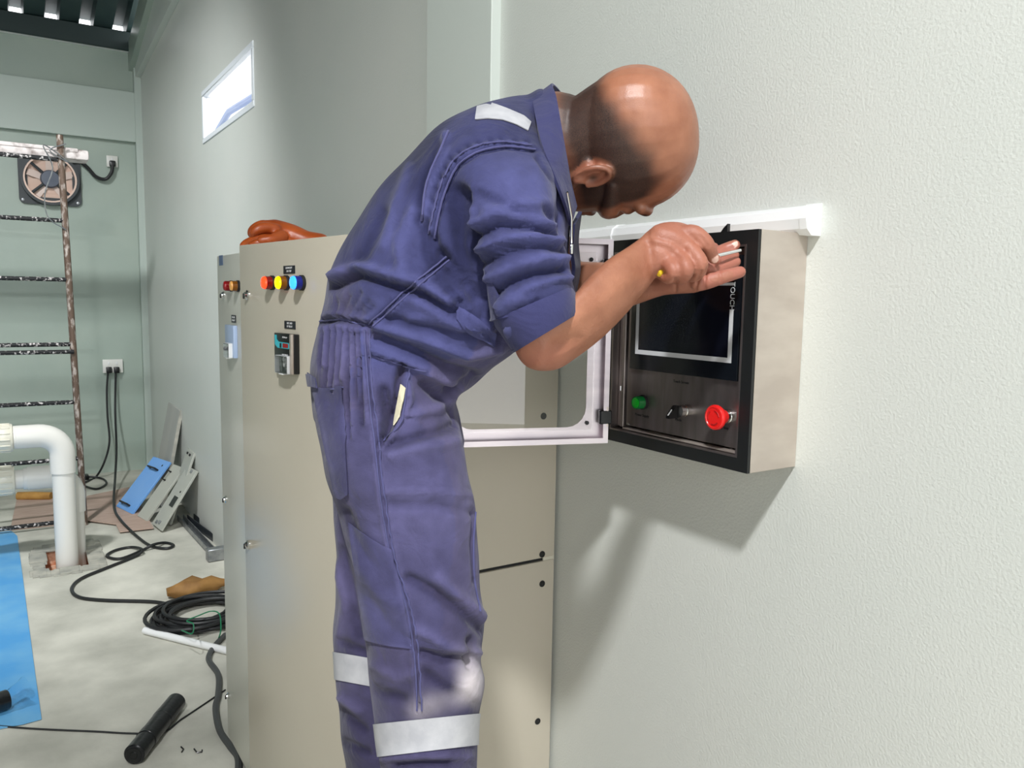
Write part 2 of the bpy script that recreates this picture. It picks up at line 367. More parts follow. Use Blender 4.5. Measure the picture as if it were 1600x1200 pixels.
def indicator(par, p, n, lens, r=.0155, body=None):
    i = obj('indicator_lamp', MB().lathe(p, n, [(0, r*1.05), (.006, r*1.05), (.007, r*.98)], 20), M['blackmatt'], par)
    obj('lens_side', MB().lathe(p + n*.007, n, [(0, r*.95), (.013, r*.93), (.0135, r*.6)], 20), body, i)
    obj('lens', MB().lathe(p + n*.007, n, [(.0115, r*.80), (.013, r*.90), (.017, r*.80), (.0185, r*.5), (.0188, 0.0)], 20), lens, i)
def plate(par, p, n, right, up, w, h, lines, face):
    q = obj('nameplate', MB().obox(p - up*h, right*w, up*h, n*.0015, .0004, 1), face, par, None)
    for k, s in enumerate(lines):
        obj('lettering', text_mesh(s, h*.36, p + right*w/2 - up*h*(.3 + .4*k) + n*.0016, right, up, .0002), M['whiteink'], q)
def cabinet(y0, ang, label, first):
    c = thing('electrical_cabinet', (XFR+.2, y0+CW/2, 0), label, 'cabinet')
    b = MB().box((XFR+.004, y0+.004, .05), (XB, y0+CW-.002, ZT-.004), .004, 2); obj('body', b, M['cab'] if first else M['cab_sheen'], c)
    b = MB().box((XFR+.02, y0+.012, 0), (XB-.01, y0+CW-.012, .052)); obj('plinth', b, M['blackmatt'], c)
    a = math.radians(ang); right = Vector((math.sin(a), -math.cos(a), 0)); n = Vector((-math.cos(a), -math.sin(a), 0)); up = Vector((0, 0, 1))
    hinge = Vector((XFR, y0, 0)); left = hinge - right*CW
    b = MB().obox(left + Vector((0, 0, .055)), right*CW, up*(ZT-.055), n*-.0025)          # folded door: face and returns
    d = MB(); z0 = .055
    F = lambda s, z, t: left + right*s + up*z - n*t
    d.obox(F(0, z0, .018), right*CW, up*(ZT-z0), n*.018, .003, 2)
    door = obj('door', d, M['cab'] if first else M['cab_sheen'], c)
    on = lambda u, v: onpl(u, v, left, n)
    return c, door, on, n, right, up
c1, door, on, n, right, up = cabinet(YC, 8.3, 'beige electrical cabinet nearest the man, its door ajar with red, yellow and blue lamps lit', True)
for uv in ((388, 461), (389, 851)): lock(door, on(*uv), n)
for uv, m in (((427, 442), 'red'), ((449, 442), 'yel'), ((473, 442), 'blu')): indicator(door, on(*uv), n, M['l_'+m], .0155, M['b_'+m])
p = on(443.5, 415.5); q = on(461.3, 426); plate(door, p, n, right, up, (on(461.3, 415)-p).length, .017, ('DOWN SPY', 'ON TRIP'), M['plate'])
p = on(445, 501); plate(door, p, n, right, up, (on(462, 500)-p).length, .017, ('O/C AND', 'E/F RELAY'), M['plate'])
p = on(436, 519.5); relay(door, p, n, right, up, (on(468, 520)-p).length, p.z-on(436, 579).z, M['black'], M['silver'])
# side of the near cabinet: two screwed cover panels with black plugs and a rear strip
yp = YC; zg = onx(868, 885, XB).z; xs = ony(862.5, 900, yp).x
sp = obj('side_panel', MB().box((XFR+.03, yp-.006, zg+.006), (xs, yp+.006, ZT-.02), .002, 2), M['cab'], c1)
sp2 = obj('side_panel', MB().box((XFR+.03, yp-.006, .06), (xs, yp+.006, zg-.001), .002, 2), M['cab'], c1)
obj('rear_strip', MB().box((xs+.002, yp-.004, .06), (XB, yp+.02, ZT-.02), .001, 1), M['cab_edge'], c1)
obj('panel_gap', MB().box((XFR+.03, yp-.001, zg-.001), (xs+.002, yp+.008, zg+.006)), M['blackmatt'], c1)
for (u, v), par in (((847, 866), sp), ((847, 912), sp2), ((840, 1127), sp2), ((849, 650), sp)):
    p = ony(u, v, yp-.006); k = obj('plug', MB().lathe(p, (0, -1, 0), [(-.001, .0075), (.0012, .0072), (.0018, .005), (.0012, .0022), (.0018, .0016), (.002, 0)], 16), M['black'], par)
c2, door2, on, n, right, up = cabinet(YC + CW + .006, 0.6, 'beige electrical cabinet farther back, mostly hidden by the open door of the nearer one', False)
for uv in ((350.5, 461), (354, 780), (358, 1087)): lock(door2, on(*uv), n)
for uv, m in (((363, 447), M['l_dred']), ((373.5, 447), M['l_amb'])): indicator(door2, on(*uv), n, m, .0155, M['b_red'] if m == M['l_dred'] else M['b_yel'])
p = on(342.5, 399.5); obj('blue_label', MB().obox(p - up*.030, right*.045, up*.030, n*.001), M['bluelabel'], door2, None)
p = on(362, 492); plate(door2, p, n, right, up, .05, .022, ('O/C AND', 'E/F RELAY'), M['plate'])
p = on(357.5, 507); relay(door2, p, n, right, up, .10, p.z-on(358, 556).z, M['paleblue'], M['white_trim'], False)

# ------------------------------------------------------------------ stainless control box
XF_ = XW - 0.107
def bx(u, v, x=XF_): return onx(u, v, x)
BR = (bx(1168, 739).y + bx(1185, 356).y) / 2; BL = (bx(945, 687).y + bx(955, 378).y) / 2
BZ0 = (bx(1168, 739).z + bx(945, 687).z) / 2; BZ1 = (bx(1185, 356).z + bx(955, 378).z) / 2
box = thing('control_box', (XW-.05, (BR+BL)/2, BZ0), 'stainless steel control box on the wall with touch screen, its glazed door open', 'control box')
w = .0025
b = MB()
b.box((XF_+.004, BR, BZ0), (XW, BR+w, BZ1), .0008, 1).box((XF_+.004, BL-w, BZ0), (XW, BL, BZ1), .0008, 1)
b.box((XF_+.004, BR+w, BZ1-w), (XW, BL-w, BZ1)).box((XF_+.004, BR+w, BZ0), (XW, BL-w, BZ0+w)).box((XW-.004, BR+w, BZ0+w), (XW, BL-w, BZ1-w))
obj('enclosure', b, M['steel'], box, 30)
iy0, iy1 = bx(1166, 500).y, bx(980, 500).y; iz0, iz1 = bx(1060, 700).z, bx(1165, 377).z
gi0, gi1 = BR+.020, BL-.012
b = MB().holed([(XF_, BR, BZ0), (XF_, BL, BZ0), (XF_, BL, BZ1), (XF_, BR, BZ1)], [(XF_, gi0, BZ0+.020), (XF_, gi1, BZ0+.020), (XF_, gi1, BZ1-.020), (XF_, gi0, BZ1-.020)], (.006, 0, 0))
obj('gasket', b, M['rubber'], box, 30)
ar = [(XF_-.001, gi0, BZ0+.020), (XF_-.001, gi1, BZ0+.020), (XF_-.001, gi1, BZ1-.020), (XF_-.001, gi0, BZ1-.020)]
ai = [(XF_-.001, gi0+.003, BZ0+.023), (XF_-.001, gi1-.003, BZ0+.023), (XF_-.001, gi1-.003, BZ1-.023), (XF_-.001, gi0+.003, BZ1-.023)]
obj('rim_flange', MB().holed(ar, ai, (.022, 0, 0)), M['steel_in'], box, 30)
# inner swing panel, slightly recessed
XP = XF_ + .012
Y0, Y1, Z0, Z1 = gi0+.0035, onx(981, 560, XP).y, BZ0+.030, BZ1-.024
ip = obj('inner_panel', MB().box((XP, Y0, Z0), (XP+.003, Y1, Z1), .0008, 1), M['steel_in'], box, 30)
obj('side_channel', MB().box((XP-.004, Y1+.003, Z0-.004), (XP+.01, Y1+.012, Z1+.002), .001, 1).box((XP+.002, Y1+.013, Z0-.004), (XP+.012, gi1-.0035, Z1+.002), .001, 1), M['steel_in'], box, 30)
obj('bottom_lip', MB().box((XP-.008, Y0, Z0-.006), (XP+.004, Y1, Z0-.003), .0006, 1), M['steel'], box, 30)
obj('hinge_pin', MB().lathe((XP-.003, Y1+.013, onx(963, 605, XP).z), (0, 0, 1), [(-.004, .002), (.004, .002)], 10), M['chrome'], box)
bxp = lambda u, v, d=0: onx(u, v, XP-d)
R_, U_, N_ = Vector((0, -1, 0)), Vector((0, 0, 1)), Vector((-1, 0, 0))
# touch screen
hy0, hy1 = bxp(1153, 560, .006).y, bxp(985, 520, .006).y; hz0 = (bxp(985, 576, .006).z + bxp(1149, 596, .006).z)/2; hz1 = Z1 - .010
hmi = obj('touch_screen', MB().box((XP-.006, hy0, hz0), (XP, hy1, hz1), .0015, 2), M['hmi'], ip)
fy0, fy1 = bxp(1143, 560, .006).y, bxp(993, 540, .006).y; fz0 = (bxp(993, 553, .006).z + bxp(1141, 567, .006).z)/2
fz1 = bxp(1146, 446, .006).z; zs = bxp(1143, 484, .006).z
t_ = .0074; X6 = XP-.0062
st = MB().box((X6-.0004, fy0, fz0), (X6, fy1, fz0+t_)).box((X6-.0004, fy1-t_, fz0+t_), (X6, fy1, fz1+.004)).box((X6-.0004, fy0, fz0+t_), (X6, fy0+t_, zs)).box((X6-.0004, fy0, fz1), (X6, fy1-t_, fz1+.004))
obj('silver_border', st, M['silver'], hmi, None)
obj('display_glass', MB().box((X6-.0003, fy0+t_, fz0+t_), (X6, fy1-t_, fz1)), M['screen'], hmi, None)
obj('lettering', text_mesh('TOUCH', .0118, Vector((X6-.0005, fy0+t_*.45, zs+.0195)), Vector((0, 0, -1)), Vector((0, -1, 0)), .0002), M['silver'], hmi)
# push button, selector, emergency stop
p = bxp(1003, 628); g = obj('green_button', MB().lathe(p + R_*.004, N_, [(0, .0125), (.004, .0125), (.005, .0115)], 20), M['blackmatt'], ip)
obj('lens_ring', MB().lathe(p + R_*.004, N_, [(.005, .0112), (.016, .011), (.018, .0102), (.0175, .0088), (.0172, .0)], 24), M['greenrim'], g)
obj('lens', MB().lathe(p + R_*.004, N_, [(.0165, .0086), (.0182, .0084), (.019, .005), (.0191, 0)], 20), M['green'], g)
p = bxp(1070, 640); s_ = obj('selector_switch', MB().lathe(p + R_*.008, N_, [(0, .0095), (.010, .0095), (.011, .0085), (.012, .0095), (.021, .0092)], 24), M['chrome'], ip, label='chrome collared selector switch with black lever')
c = p + R_*.008 + N_*.021
b = MB().prism([c + U_*.009 + R_*-.005, c + U_*.009 + R_*.005, c - U_*.009 + R_*.005, c - U_*.009 + R_*-.005], N_*.006)
b.prism([c + U_*.009 + N_*.004 - R_*.004, c - U_*.010 + N_*.004 - R_*.004, c - U_*.0105 + N_*.023 - R_*.004, c - U_*.006 + N_*.023 - R_*.004, c + U_*.009 + N_*.009 - R_*.004], R_*.008)
k = obj('lever', b, M['black'], s_, 30)
obj('pointer_line', MB().tube([c + U_*.003 + N_*.0152, c - U_*.0055 + N_*.0228], .0010, 6), M['whiteink'], s_)
p = bxp(1140, 650); E_ = obj('emergency_stop', MB().lathe(p, N_, [(0, .0105), (.006, .0105), (.007, .0095), (.014, .0095)], 24), M['chrome'], ip, label='red mushroom emergency stop on a chrome collar')
obj('mushroom_head', MB().lathe(p, N_, [(.012, .010), (.016, .0115), (.022, .0125), (.026, .0175), (.0285, .0186), (.032, .0186), (.034, .0172), (.0345, .015), (.0335, .0142), (.034, .0)], 32), M['red'], E_)
b = MB()
for a0 in (10, 130, 250):
    pts = [p + N_*.0343 + (U_*math.sin(math.radians(a0+k)) + R_*math.cos(math.radians(a0+k)))*.0105 for k in range(0, 80, 10)]; b.tube(pts, .0009, 6)
obj('twist_arrow', b, mat('deep_red_print', srgb(165, 14, 16), .4), E_)
for s, (u, v), sz in (('Power Supply', (1003, 649), .0062), ('Mode', (1060, 656), .0062), ('Emergency Stop', (1124, 667), .0056), ('Touch Screen', (1064, 597), .0062)):
    obj('lettering', text_mesh(s, sz, bxp(u, v, .0004), R_, U_, .0002), M['ink'], ip)
for u, v in ((982, 663), (1143, 702)):
    obj('screw', MB().lathe(bxp(u, v), N_, [(0, .002), (.001, .0018), (.0012, 0)], 10), M['chrome'], ip)
# lug on top
p = Vector((XW-.07, onx(1132, 352, XW-.07).y, BZ1))
b = MB().prism([(p.x, p.y-.006, p.z), (p.x, p.y-.006, p.z+.016), (p.x, p.y+.002, p.z+.010), (p.x, p.y+.008, p.z+.003), (p.x, p.y+.018, p.z+.003), (p.x, p.y+.018, p.z)], (.006, 0, 0))
obj('mounting_lug', b, M['black'], box, 20)
# open glazed door
dq = onz(945, 690, BZ0); dr = onz(710, 697, BZ0); dx = (dr - dq).normalized(); dn = Vector((dx.y, -dx.x, 0))
if dn.dot(Vector(CAM) - dq) < 0: dn = -dn                       # dn faces the viewer (inner side of the door)
DW, DH, th = .285, BZ1 - BZ0, .016
F = lambda s, z, t=0: dq + dx*s + U_*z + dn*t
cx_, cz_ = .028 + (DW-.05)/2, DH/2
outer = rrect(F(DW/2, DH/2, -.002), dx, U_, DW, DH, .003, 5)
wh, ww = .258, .300
inner = rrect(F(.153, DH/2-.002, -.002), dx, U_, .234, .290, .034, 5)
dr_ = obj('door', MB().holed(outer, inner, -dn*.002), M['steel_door'], box, 30)
b = MB()
b.obox(F(0, 0, -.002), dx*DW, U_*.003, dn*th).obox(F(0, DH-.003, -.002), dx*DW, U_*.003, dn*th).obox(F(0, .003, -.002), dx*.003, U_*(DH-.006), dn*th).obox(F(DW-.003, .003, -.002), dx*.003, U_*(DH-.006), dn*th)
b.obox(F(0, 0, th-.003), dx*DW, U_*.009, dn*.0015).obox(F(0, DH-.009, th-.003), dx*DW, U_*.009, dn*.0015).obox(F(0, .009, th-.003), dx*.009, U_*(DH-.018), dn*.0015)
obj('door_flange', b, M['steel_door'], dr_, 30)
pane = obj('window_pane', MB().obox(F(.024, .022, -.0015), dx*(DW-.036), U_*(DH-.044), dn*.003), M['clear'], dr_, None)
for (s, z) in ((.034, .034), (.034, DH-.034)):
    obj('screw', MB().lathe(F(s, z, .0015), dn, [(0, .0035), (.0015, .003), (.002, .0)], 12), M['ink'], dr_)
for z in (.045, DH-.045):
    p = F(.004, z, 0); h_ = obj('hinge', MB().obox(p - U_*.012 + dn*.004 - dx*.010, dx*.022, U_*.024, dn*.012, .002, 1), M['black'], dr_)
    obj('hinge_pin', MB().lathe(p - U_*.016 + dn*.012 - dx*.002, (0, 0, 1), [(0, .003), (.034, .003)], 10), M['steel'], h_)
# ------------------------------------------------------------------ the man
VIEW = Vector(CAM)
def pxd(co_):
    """pixel coordinates and depth of an array of points"""
    c = (co_ - CAM) @ ROT
    return np.stack([800 + FPX * c[:, 0] / -c[:, 2], 600 - FPX * c[:, 1] / -c[:, 2], -c[:, 2]], 1)
def ring_pts(r, n=28):
    uL, vL, uR, vR, d, hd = r[:6]; e = r[6] if len(r) > 6 else 2.2
    a, b_ = P(uL, vL, d), P(uR, vR, d); c = (a + b_) / 2; ax = (b_ - a) / 2; ay = Vector(ray((uL+uR)/2, (vL+vR)/2)).normalized() * hd
    out = []
    for k in range(n):
        t = 2*math.pi*k/n; cc, ss = math.cos(t), math.sin(t)
        out.append(c + ax * (math.copysign(abs(cc)**(2/e), cc)) + ay * (math.copysign(abs(ss)**(2/e), ss)))
    return out
def loft(mb, rings, sub=5, n=28, round_ends=(True, True)):
    A = [list(r) + [2.2] * (7 - len(r)) for r in rings]
    S = []
    q = [A[0]] + A + [A[-1]]
    for i in range(1, len(q)-2):
        for k in range(sub):
            t = k/sub; p0, p1, p2, p3 = (np.array(x, float) for x in q[i-1:i+3])
            S.append(0.5*((2*p1) + (p2-p0)*t + (2*p0-5*p1+4*p2-p3)*t*t + (3*p1-p0-3*p2+p3)*t**3))
    S.append(np.array(A[-1], float)); R = [ring_pts(s_, n) for s_ in S]
    def cap(r0, r1):
        c0 = sum(r0, Vector())/n; c1 = sum(r1, Vector())/n; dirv = (c0 - c1).normalized(); rad = min((p - c0).length for p in r0)
        return [[c0 + (p - c0)*math.cos(a) + dirv*rad*math.sin(a)*.8 for p in r0] for a in (.5, .95, 1.3, 1.5)]
    if round_ends[0]: R = cap(R[0], R[1])[::-1] + R
    if round_ends[1]: R = R + cap(R[-1], R[-2])
    mb.rings(R)
def capsule(mb, chain, n=14, sub=5):
    """chain of (point, radius) - tapered smooth limb with round ends"""
    pts = [Vector(c[0]) for c in chain]; rs = [c[1] for c in chain]
    sp_ = spline(pts, sub); rr = []
    for i in range(len(pts)-1): rr += [rs[i] + (rs[i+1]-rs[i])*k/sub for k in range(sub)]
    rr.append(rs[-1])
    d0 = (sp_[0]-sp_[1]).normalized(); d1 = (sp_[-1]-sp_[-2]).normalized(); pre, post = [], []
    for a in (1.45, 1.1, .7, .35): pre.append((sp_[0] + d0*rr[0]*math.sin(a), rr[0]*math.cos(a)))
    for a in (.35, .7, 1.1, 1.45): post.append((sp_[-1] + d1*rr[-1]*math.sin(a), rr[-1]*math.cos(a)))
    allp = pre + list(zip(sp_, rr)) + post
    mb.tube([p for p, _ in allp], [r for _, r in allp], n)
def chain_px(mb, L, **k): capsule(mb, [(P(u, v, d), r) for u, v, d, r in L], **k)
def remesh(mb, voxel, smooth, name):
    m = mb.mesh(name + '_raw'); o = bpy.data.objects.new(name + '_tmp', m); COL.objects.link(o)
    r = o.modifiers.new('r', 'REMESH'); r.mode = 'VOXEL'; r.voxel_size = voxel
    if smooth: s_ = o.modifiers.new('s', 'SMOOTH'); s_.iterations = smooth; s_.factor = 0.5
    dg = bpy.context.evaluated_depsgraph_get(); out = bpy.data.meshes.new_from_object(o.evaluated_get(dg)); out.name = name
    bpy.data.objects.remove(o); bpy.data.meshes.remove(m)
    out.polygons.foreach_set('use_smooth', [True] * len(out.polygons)); return out
def verts_of(m): a = np.empty(len(m.vertices)*3, np.float32); m.vertices.foreach_get('co', a); return a.reshape(-1, 3).astype(float)
def normals_of(m): a = np.empty(len(m.vertices)*3, np.float32); m.vertices.foreach_get('normal', a); return a.reshape(-1, 3).astype(float)
def seg_dist(uv, poly):
    best = np.full(len(uv), 1e9)
    for a, b_ in zip(poly, poly[1:]):
        a, b_ = np.array(a, float), np.array(b_, float); d = b_-a; t = np.clip(((uv-a) @ d)/(d @ d + 1e-9), 0, 1)
        best = np.minimum(best, np.hypot(*(uv - (a + t[:, None]*d)).T))
    return best
def strokes(m, S, mask=None):
    """press and raise folds along drawn lines on the side of the surface the line lies on"""
    v = verts_of(m); nrm = normals_of(m); q = pxd(v); face = np.clip(-((v - CAM) * nrm).sum(1) / np.linalg.norm(v - CAM, axis=1) * 4, 0, 1)
    disp = np.zeros(len(v))
    for s_ in S:
        poly, w_, amp = s_[:3]; d0, d1 = s_[3] if len(s_) > 3 else (0, 9)
        u = [p[0] for p in poly]; t = [p[1] for p in poly]; g = 3*w_
        sel = np.where((q[:,0] > min(u)-g) & (q[:,0] < max(u)+g) & (q[:,1] > min(t)-g) & (q[:,1] < max(t)+g) & (q[:,2] > d0) & (q[:,2] < d1))[0]
        if len(sel) == 0: continue
        d = seg_dist(q[sel, :2], poly); disp[sel] += 1.75*amp/1000*np.exp(-(d/w_)**2)*face[sel]
    v = v + nrm*disp[:, None]; m.vertices.foreach_set('co', v.astype(np.float32).ravel()); m.update(); return disp
def noise3(v, scale, seed):
    r = np.random.RandomState(seed); out = np.zeros(len(v))
    for k in range(10):
        f = r.normal(size=3); f = f/np.linalg.norm(f)*scale*r.uniform(.6, 1.6); out += np.sin(v @ f + r.uniform(0, 6.28))
    return out/10**.5
def attr(m, name, a):
    at = m.attributes.new(name, 'FLOAT', 'POINT'); at.data.foreach_set('value', np.asarray(a, np.float32))

# --- clothing: one piece boiler suit
sb = MB()
loft(sb, [(492,655,722,690,1.15,.150), (486,590,714,645,1.15,.162), (497,520,710,622,1.15,.158), (512,470,735,604,1.145,.160), (518,430,765,578,1.14,.165), (536,388,805,546,1.135,.168),
          (562,345,845,500,1.13,.170), (603,293,872,450,1.13,.178), (648,238,884,408,1.135,.190), (690,198,888,365,1.14,.195), (738,168,888,328,1.145,.178), (788,153,880,298,1.145,.135), (826,150,866,272,1.145,.085)], sub=5, n=40)
loft(sb, [(488,600,712,640,1.115,.10), (492,660,720,690,1.09,.108), (505,735,731,752,1.08,.107), (523,790,741,802,1.08,.104), (540,850,746,865,1.08,.099), (553,905,750,925,1.08,.094),
          (563,960,757,972,1.08,.089), (571,1010,752,1032,1.08,.085), (577,1060,758,1066,1.08,.084), (586,1125,747,1125,1.08,.082), (592,1190,743,1190,1.08,.080), (600,1400,738,1400,1.08,.07), (606,1560,735,1560,1.08,.066)], sub=5, n=36)
loft(sb, [(500,640,700,660,1.22,.09), (515,740,705,750,1.23,.092), (521,830,700,840,1.23,.09), (523,920,692,925,1.23,.086), (523,1010,684,1015,1.23,.082), (526,1080,676,1085,1.23,.08), (534,1150,668,1155,1.23,.078), (541,1210,662,1215,1.23,.075), (556,1380,655,1390,1.22,.064), (562,1520,652,1530,1.22,.06)], sub=5, n=32)
loft(sb, [(722,196,850,222,1.04,.05), (708,240,868,262,1.005,.062), (711,300,872,306,.99,.068), (724,350,868,350,.985,.066), (736,398,880,388,.985,.064), (750,445,888,425,.985,.063), (764,490,895,455,.985,.062), (785,525,899,482,.985,.058), (800,541,898,492,.985,.054)], sub=5, n=32, round_ends=(True, False))
loft(sb, [(730,205,860,230,1.26,.05), (755,290,878,300,1.275,.058), (795,370,888,375,1.25,.056), (826,425,892,418,1.225,.05)], sub=5, n=24)
suit = remesh(sb, .0042, 4, 'coverall')
v = verts_of(suit); nrm = normals_of(suit); q = pxd(v)
nz = .0020*noise3(v, 32, 1) + .0012*noise3(v, 75, 2); v += nrm*nz[:, None]; suit.vertices.foreach_set('co', v.astype(np.float32).ravel()); suit.update()
AR, TO = (0, 1.035), (0, 1.6)
F_ = []
def fold(poly, w_, amp, rng=None): F_.append((poly, w_, amp) + ((rng,) if rng else ()))
arms = [(836,234),(790,229),(748,237),(716,258),(697,293),(684,338),(678,372)]
fold(arms, 3.2, -3.2); fold([(x-6, y-6) for x, y in arms], 4, 2.6)
for k in range(15):                                              # puckered seam
    t = k/14*(len(arms)-1); i = min(int(t), len(arms)-2); f_ = t-i; x = arms[i][0]*(1-f_)+arms[i+1][0]*f_; y = arms[i][1]*(1-f_)+arms[i+1][1]*f_
    fold([(x-4, y-4), (x-14, y-13)], 2.6, -1.8)
fold([(726,300),(731,350),(742,410),(758,465),(783,525)], 6, -7); fold([(712,300),(720,370),(735,440),(760,500)], 12, -8)
fold([(838,245),(866,285),(876,330),(872,352)], 3, -2.5)
for pl, w_, a in (([(735,352),(775,335),(820,340),(862,352)], 6, 4.5), ([(738,372),(780,352),(830,356),(866,366)], 5, -5), ([(742,392),(790,372),(840,368),(876,376)], 6, 5), ([(748,415),(800,392),(850,386),(882,392)], 5, -4),
                  ([(752,440),(800,418),(850,404),(886,402)], 7, 4), ([(758,470),(790,445),(835,428),(880,422)], 5, -6), ([(770,482),(820,452),(870,436),(890,434)], 5, 3.5), ([(745,300),(790,318),(830,345)], 7, -3), ([(760,330),(800,320),(850,318)], 8, 3), ([(850,320),(866,345)], 5, -4),
                  ([(735,330),(728,380),(744,420)], 9, 4), ([(765,500),(790,480),(815,466)], 5, 4), ([(776,515),(800,495),(840,470)], 4, -4)):
    fold(pl, w_, a, AR)
for pl, w_, a in (([(697,212),(672,280),(663,345)], 6, 3.5), ([(690,225),(662,290),(652,345)], 7, -3), ([(662,345),(668,400),(690,440)], 8, -4), ([(640,260),(615,330),(600,385)], 8, 2.5), ([(600,330),(570,395),(545,420)], 9, -3), ([(648,330),(622,375),(628,420)], 9, 3.5),
                  ([(678,372),(690,420),(720,450)], 7, -5), ([(690,395),(715,425),(740,470)], 8, -6), ([(520,432),(555,415),(600,428),(650,440),(700,470)], 8, 6), ([(520,447),(560,428),(610,445),(660,460),(710,490)], 7, -7),
                  ([(577,508),(615,472),(655,437),(700,402)], 2.5, -2.2), ([(584,513),(622,478),(662,443),(705,410)], 2.5, 1.8), ([(575,520),(640,545),(700,575),(742,586)], 7, -5), ([(590,510),(660,530),(730,556),(780,545)], 7, 5), ([(600,498),(680,512),(760,530)], 8, -4),
                  ([(585,548),(640,568),(700,596),(722,606)], 6, 5), ([(640,500),(720,515),(790,520)], 9, 3), ([(700,455),(740,500),(775,535)], 9, -5), ([(720,470),(712,500),(735,520)], 4, -2.5), ([(700,610),(720,602),(745,594)], 7, -6), ([(650,470),(700,500),(750,515)], 10, 4),
                  ([(498,503),(520,498),(545,501),(575,508)], 5, -6), ([(500,494),(530,490),(572,500)], 4, 2), ([(498,513),(530,509),(572,517)], 4, 2.5)):
    fold(pl, w_, a)
for k, (x0, x1, ln) in enumerate(((505,500,60),(515,508,95),(524,516,120),(534,528,80),(543,545,170),(552,556,110),(561,566,150))): fold([(x0, 512), ((x0+x1)/2, 512+ln/2), (x1, 512+ln)], 3.2, -4.5 if k % 2 == 0 else -3); fold([(x0+5, 514), (x1+6, 512+ln)], 3.5, 2.5)
for x0, y1, x1 in ((522,470,526),(532,462,545),(542,458,562),(553,470,575),(563,480,582)): fold([(x0, 492), (x1, y1)], 3.4, -2)
seam = [(573,515),(575,560),(580,620),(588,690),(597,770),(606,830),(616,880),(632,930),(644,975),(650,1020),(653,1060),(655,1110)]
fold(seam, 2.2, -2.4); fold([(x-6, y) for x, y in seam], 2.6, 1.6); fold([(x+5, y) for x, y in seam], 2.6, 1.4)
fold([(628,572),(622,600),(618,640),(604,676),(592,694)], 5, -8); fold([(634,590),(640,625),(622,668),(596,700)], 5, 4.5); fold([(600,610),(606,650),(598,680)], 8, -6); fold([(575,555),(610,562),(640,572),(670,580)], 2.4, -2.5)
for pl, w_, a in (([(600,698),(650,682),(690,672),(718,660)], 7, -4), ([(610,712),(660,700),(712,690)], 8, 3), ([(640,650),(680,640),(712,620)], 9, 4), ([(660,600),(690,625),(712,650)], 6, -4), ([(600,770),(660,768),(735,775)], 4, 1.8), ([(610,790),(680,790),(738,800)], 8, -2.5),
                  ([(742,800),(738,850),(742,910)], 3, -2.5), ([(752,985),(720,955),(680,925),(640,905)], 8, -4.5), ([(756,965),(720,935),(685,905)], 9, 4.5), ([(748,1020),(700,1010),(655,985)], 7, 4), ([(738,1028),(690,1030),(658,1020)], 6, -5), ([(735,1040),(735,1000)], 5, -6),
                  ([(660,1050),(700,1075),(742,1100)], 9, -2.5), ([(540,800),(560,850),(580,880)], 7, -3.5), ([(560,880),(600,930),(630,950)], 9, 2.5), ([(575,930),(610,980),(640,1000)], 9, -2.5), ([(585,1040),(620,1060),(650,1050)], 8, 2.5), ([(590,1080),(630,1090)], 7, -2.5),
                  ([(524,880),(540,940),(530,1000)], 7, 3), ([(535,860),(550,930),(560,990)], 8, -4), ([(530,1090),(560,1110)], 6, 3), ([(532,1110),(570,1140)], 6, -3), ([(540,1160),(575,1175)], 6, -3),
                  ([(530,1000),(570,1018)], 5, -3), ([(600,1185),(660,1180),(735,1182)], 6, 3), ([(620,1195),(700,1192)], 5, -3)):
    fold(pl, w_, a)
dsp = strokes(suit, F_)
v = verts_of(suit); q = pxd(v); uv = q[:, :2]
def poly_in(uv, poly):
    x, y = uv[:, 0], uv[:, 1]; r = np.zeros(len(uv), bool); n_ = len(poly)
    for i in range(n_):
        (x0, y0), (x1, y1) = poly[i], poly[(i+1) % n_]
        c_ = ((y0 > y) != (y1 > y)); xx = (x1-x0)*(y-y0)/((y1-y0) if y1 != y0 else 1e-9) + x0; r ^= c_ & (x < xx)
    return r
wear_tone = .5 + .16*noise3(v, 14, 5) + .10*noise3(v, 40, 6) + np.clip(dsp*60, -.2, .22)  # random fading, with fold grooves darker and raised ridges lighter
for pl, w_, a in ((seam, 3, .25), (arms, 3, .18), ([(702,230),(668,300),(660,350)], 3, .22), ([(620,640),(640,600)], 6, .2), ([(730,650),(745,800),(750,930)], 22, .22), ([(640,780),(700,800)], 40, .16), ([(520,620),(540,760)], 20, .15)):
    wear_tone += a*np.exp(-(seg_dist(uv, pl)/w_)**2)
purple = np.clip((q[:, 1]-430)/160, 0, 1)*(q[:, 2] > 1.0); purple = np.maximum(purple*.8, np.clip((q[:,1]-560)/60, 0, 1)*.55); purple = np.maximum(purple, .9*np.exp(-(seg_dist(uv, [(560,470),(640,490),(740,540)])/50)**2)*(q[:, 2] > 1.02))
dirt = np.clip(np.exp(-((uv[:,0]-735)/22)**2-((uv[:,1]-1062)/30)**2)*.62*(1 + .5*noise3(v, 60, 21)) + .3*np.exp(-(seg_dist(uv, [(655,1110),(700,1090),(740,1085)])/18)**2) + .25*noise3(v, 90, 8)*np.exp(-((uv[:,0]-725)/35)**2-((uv[:,1]-1070)/45)**2), 0, 1)*(q[:, 2] < 1.12)
attr(suit, 'wear_tone', wear_tone); attr(suit, 'purple', purple); attr(suit, 'dirt', dirt)
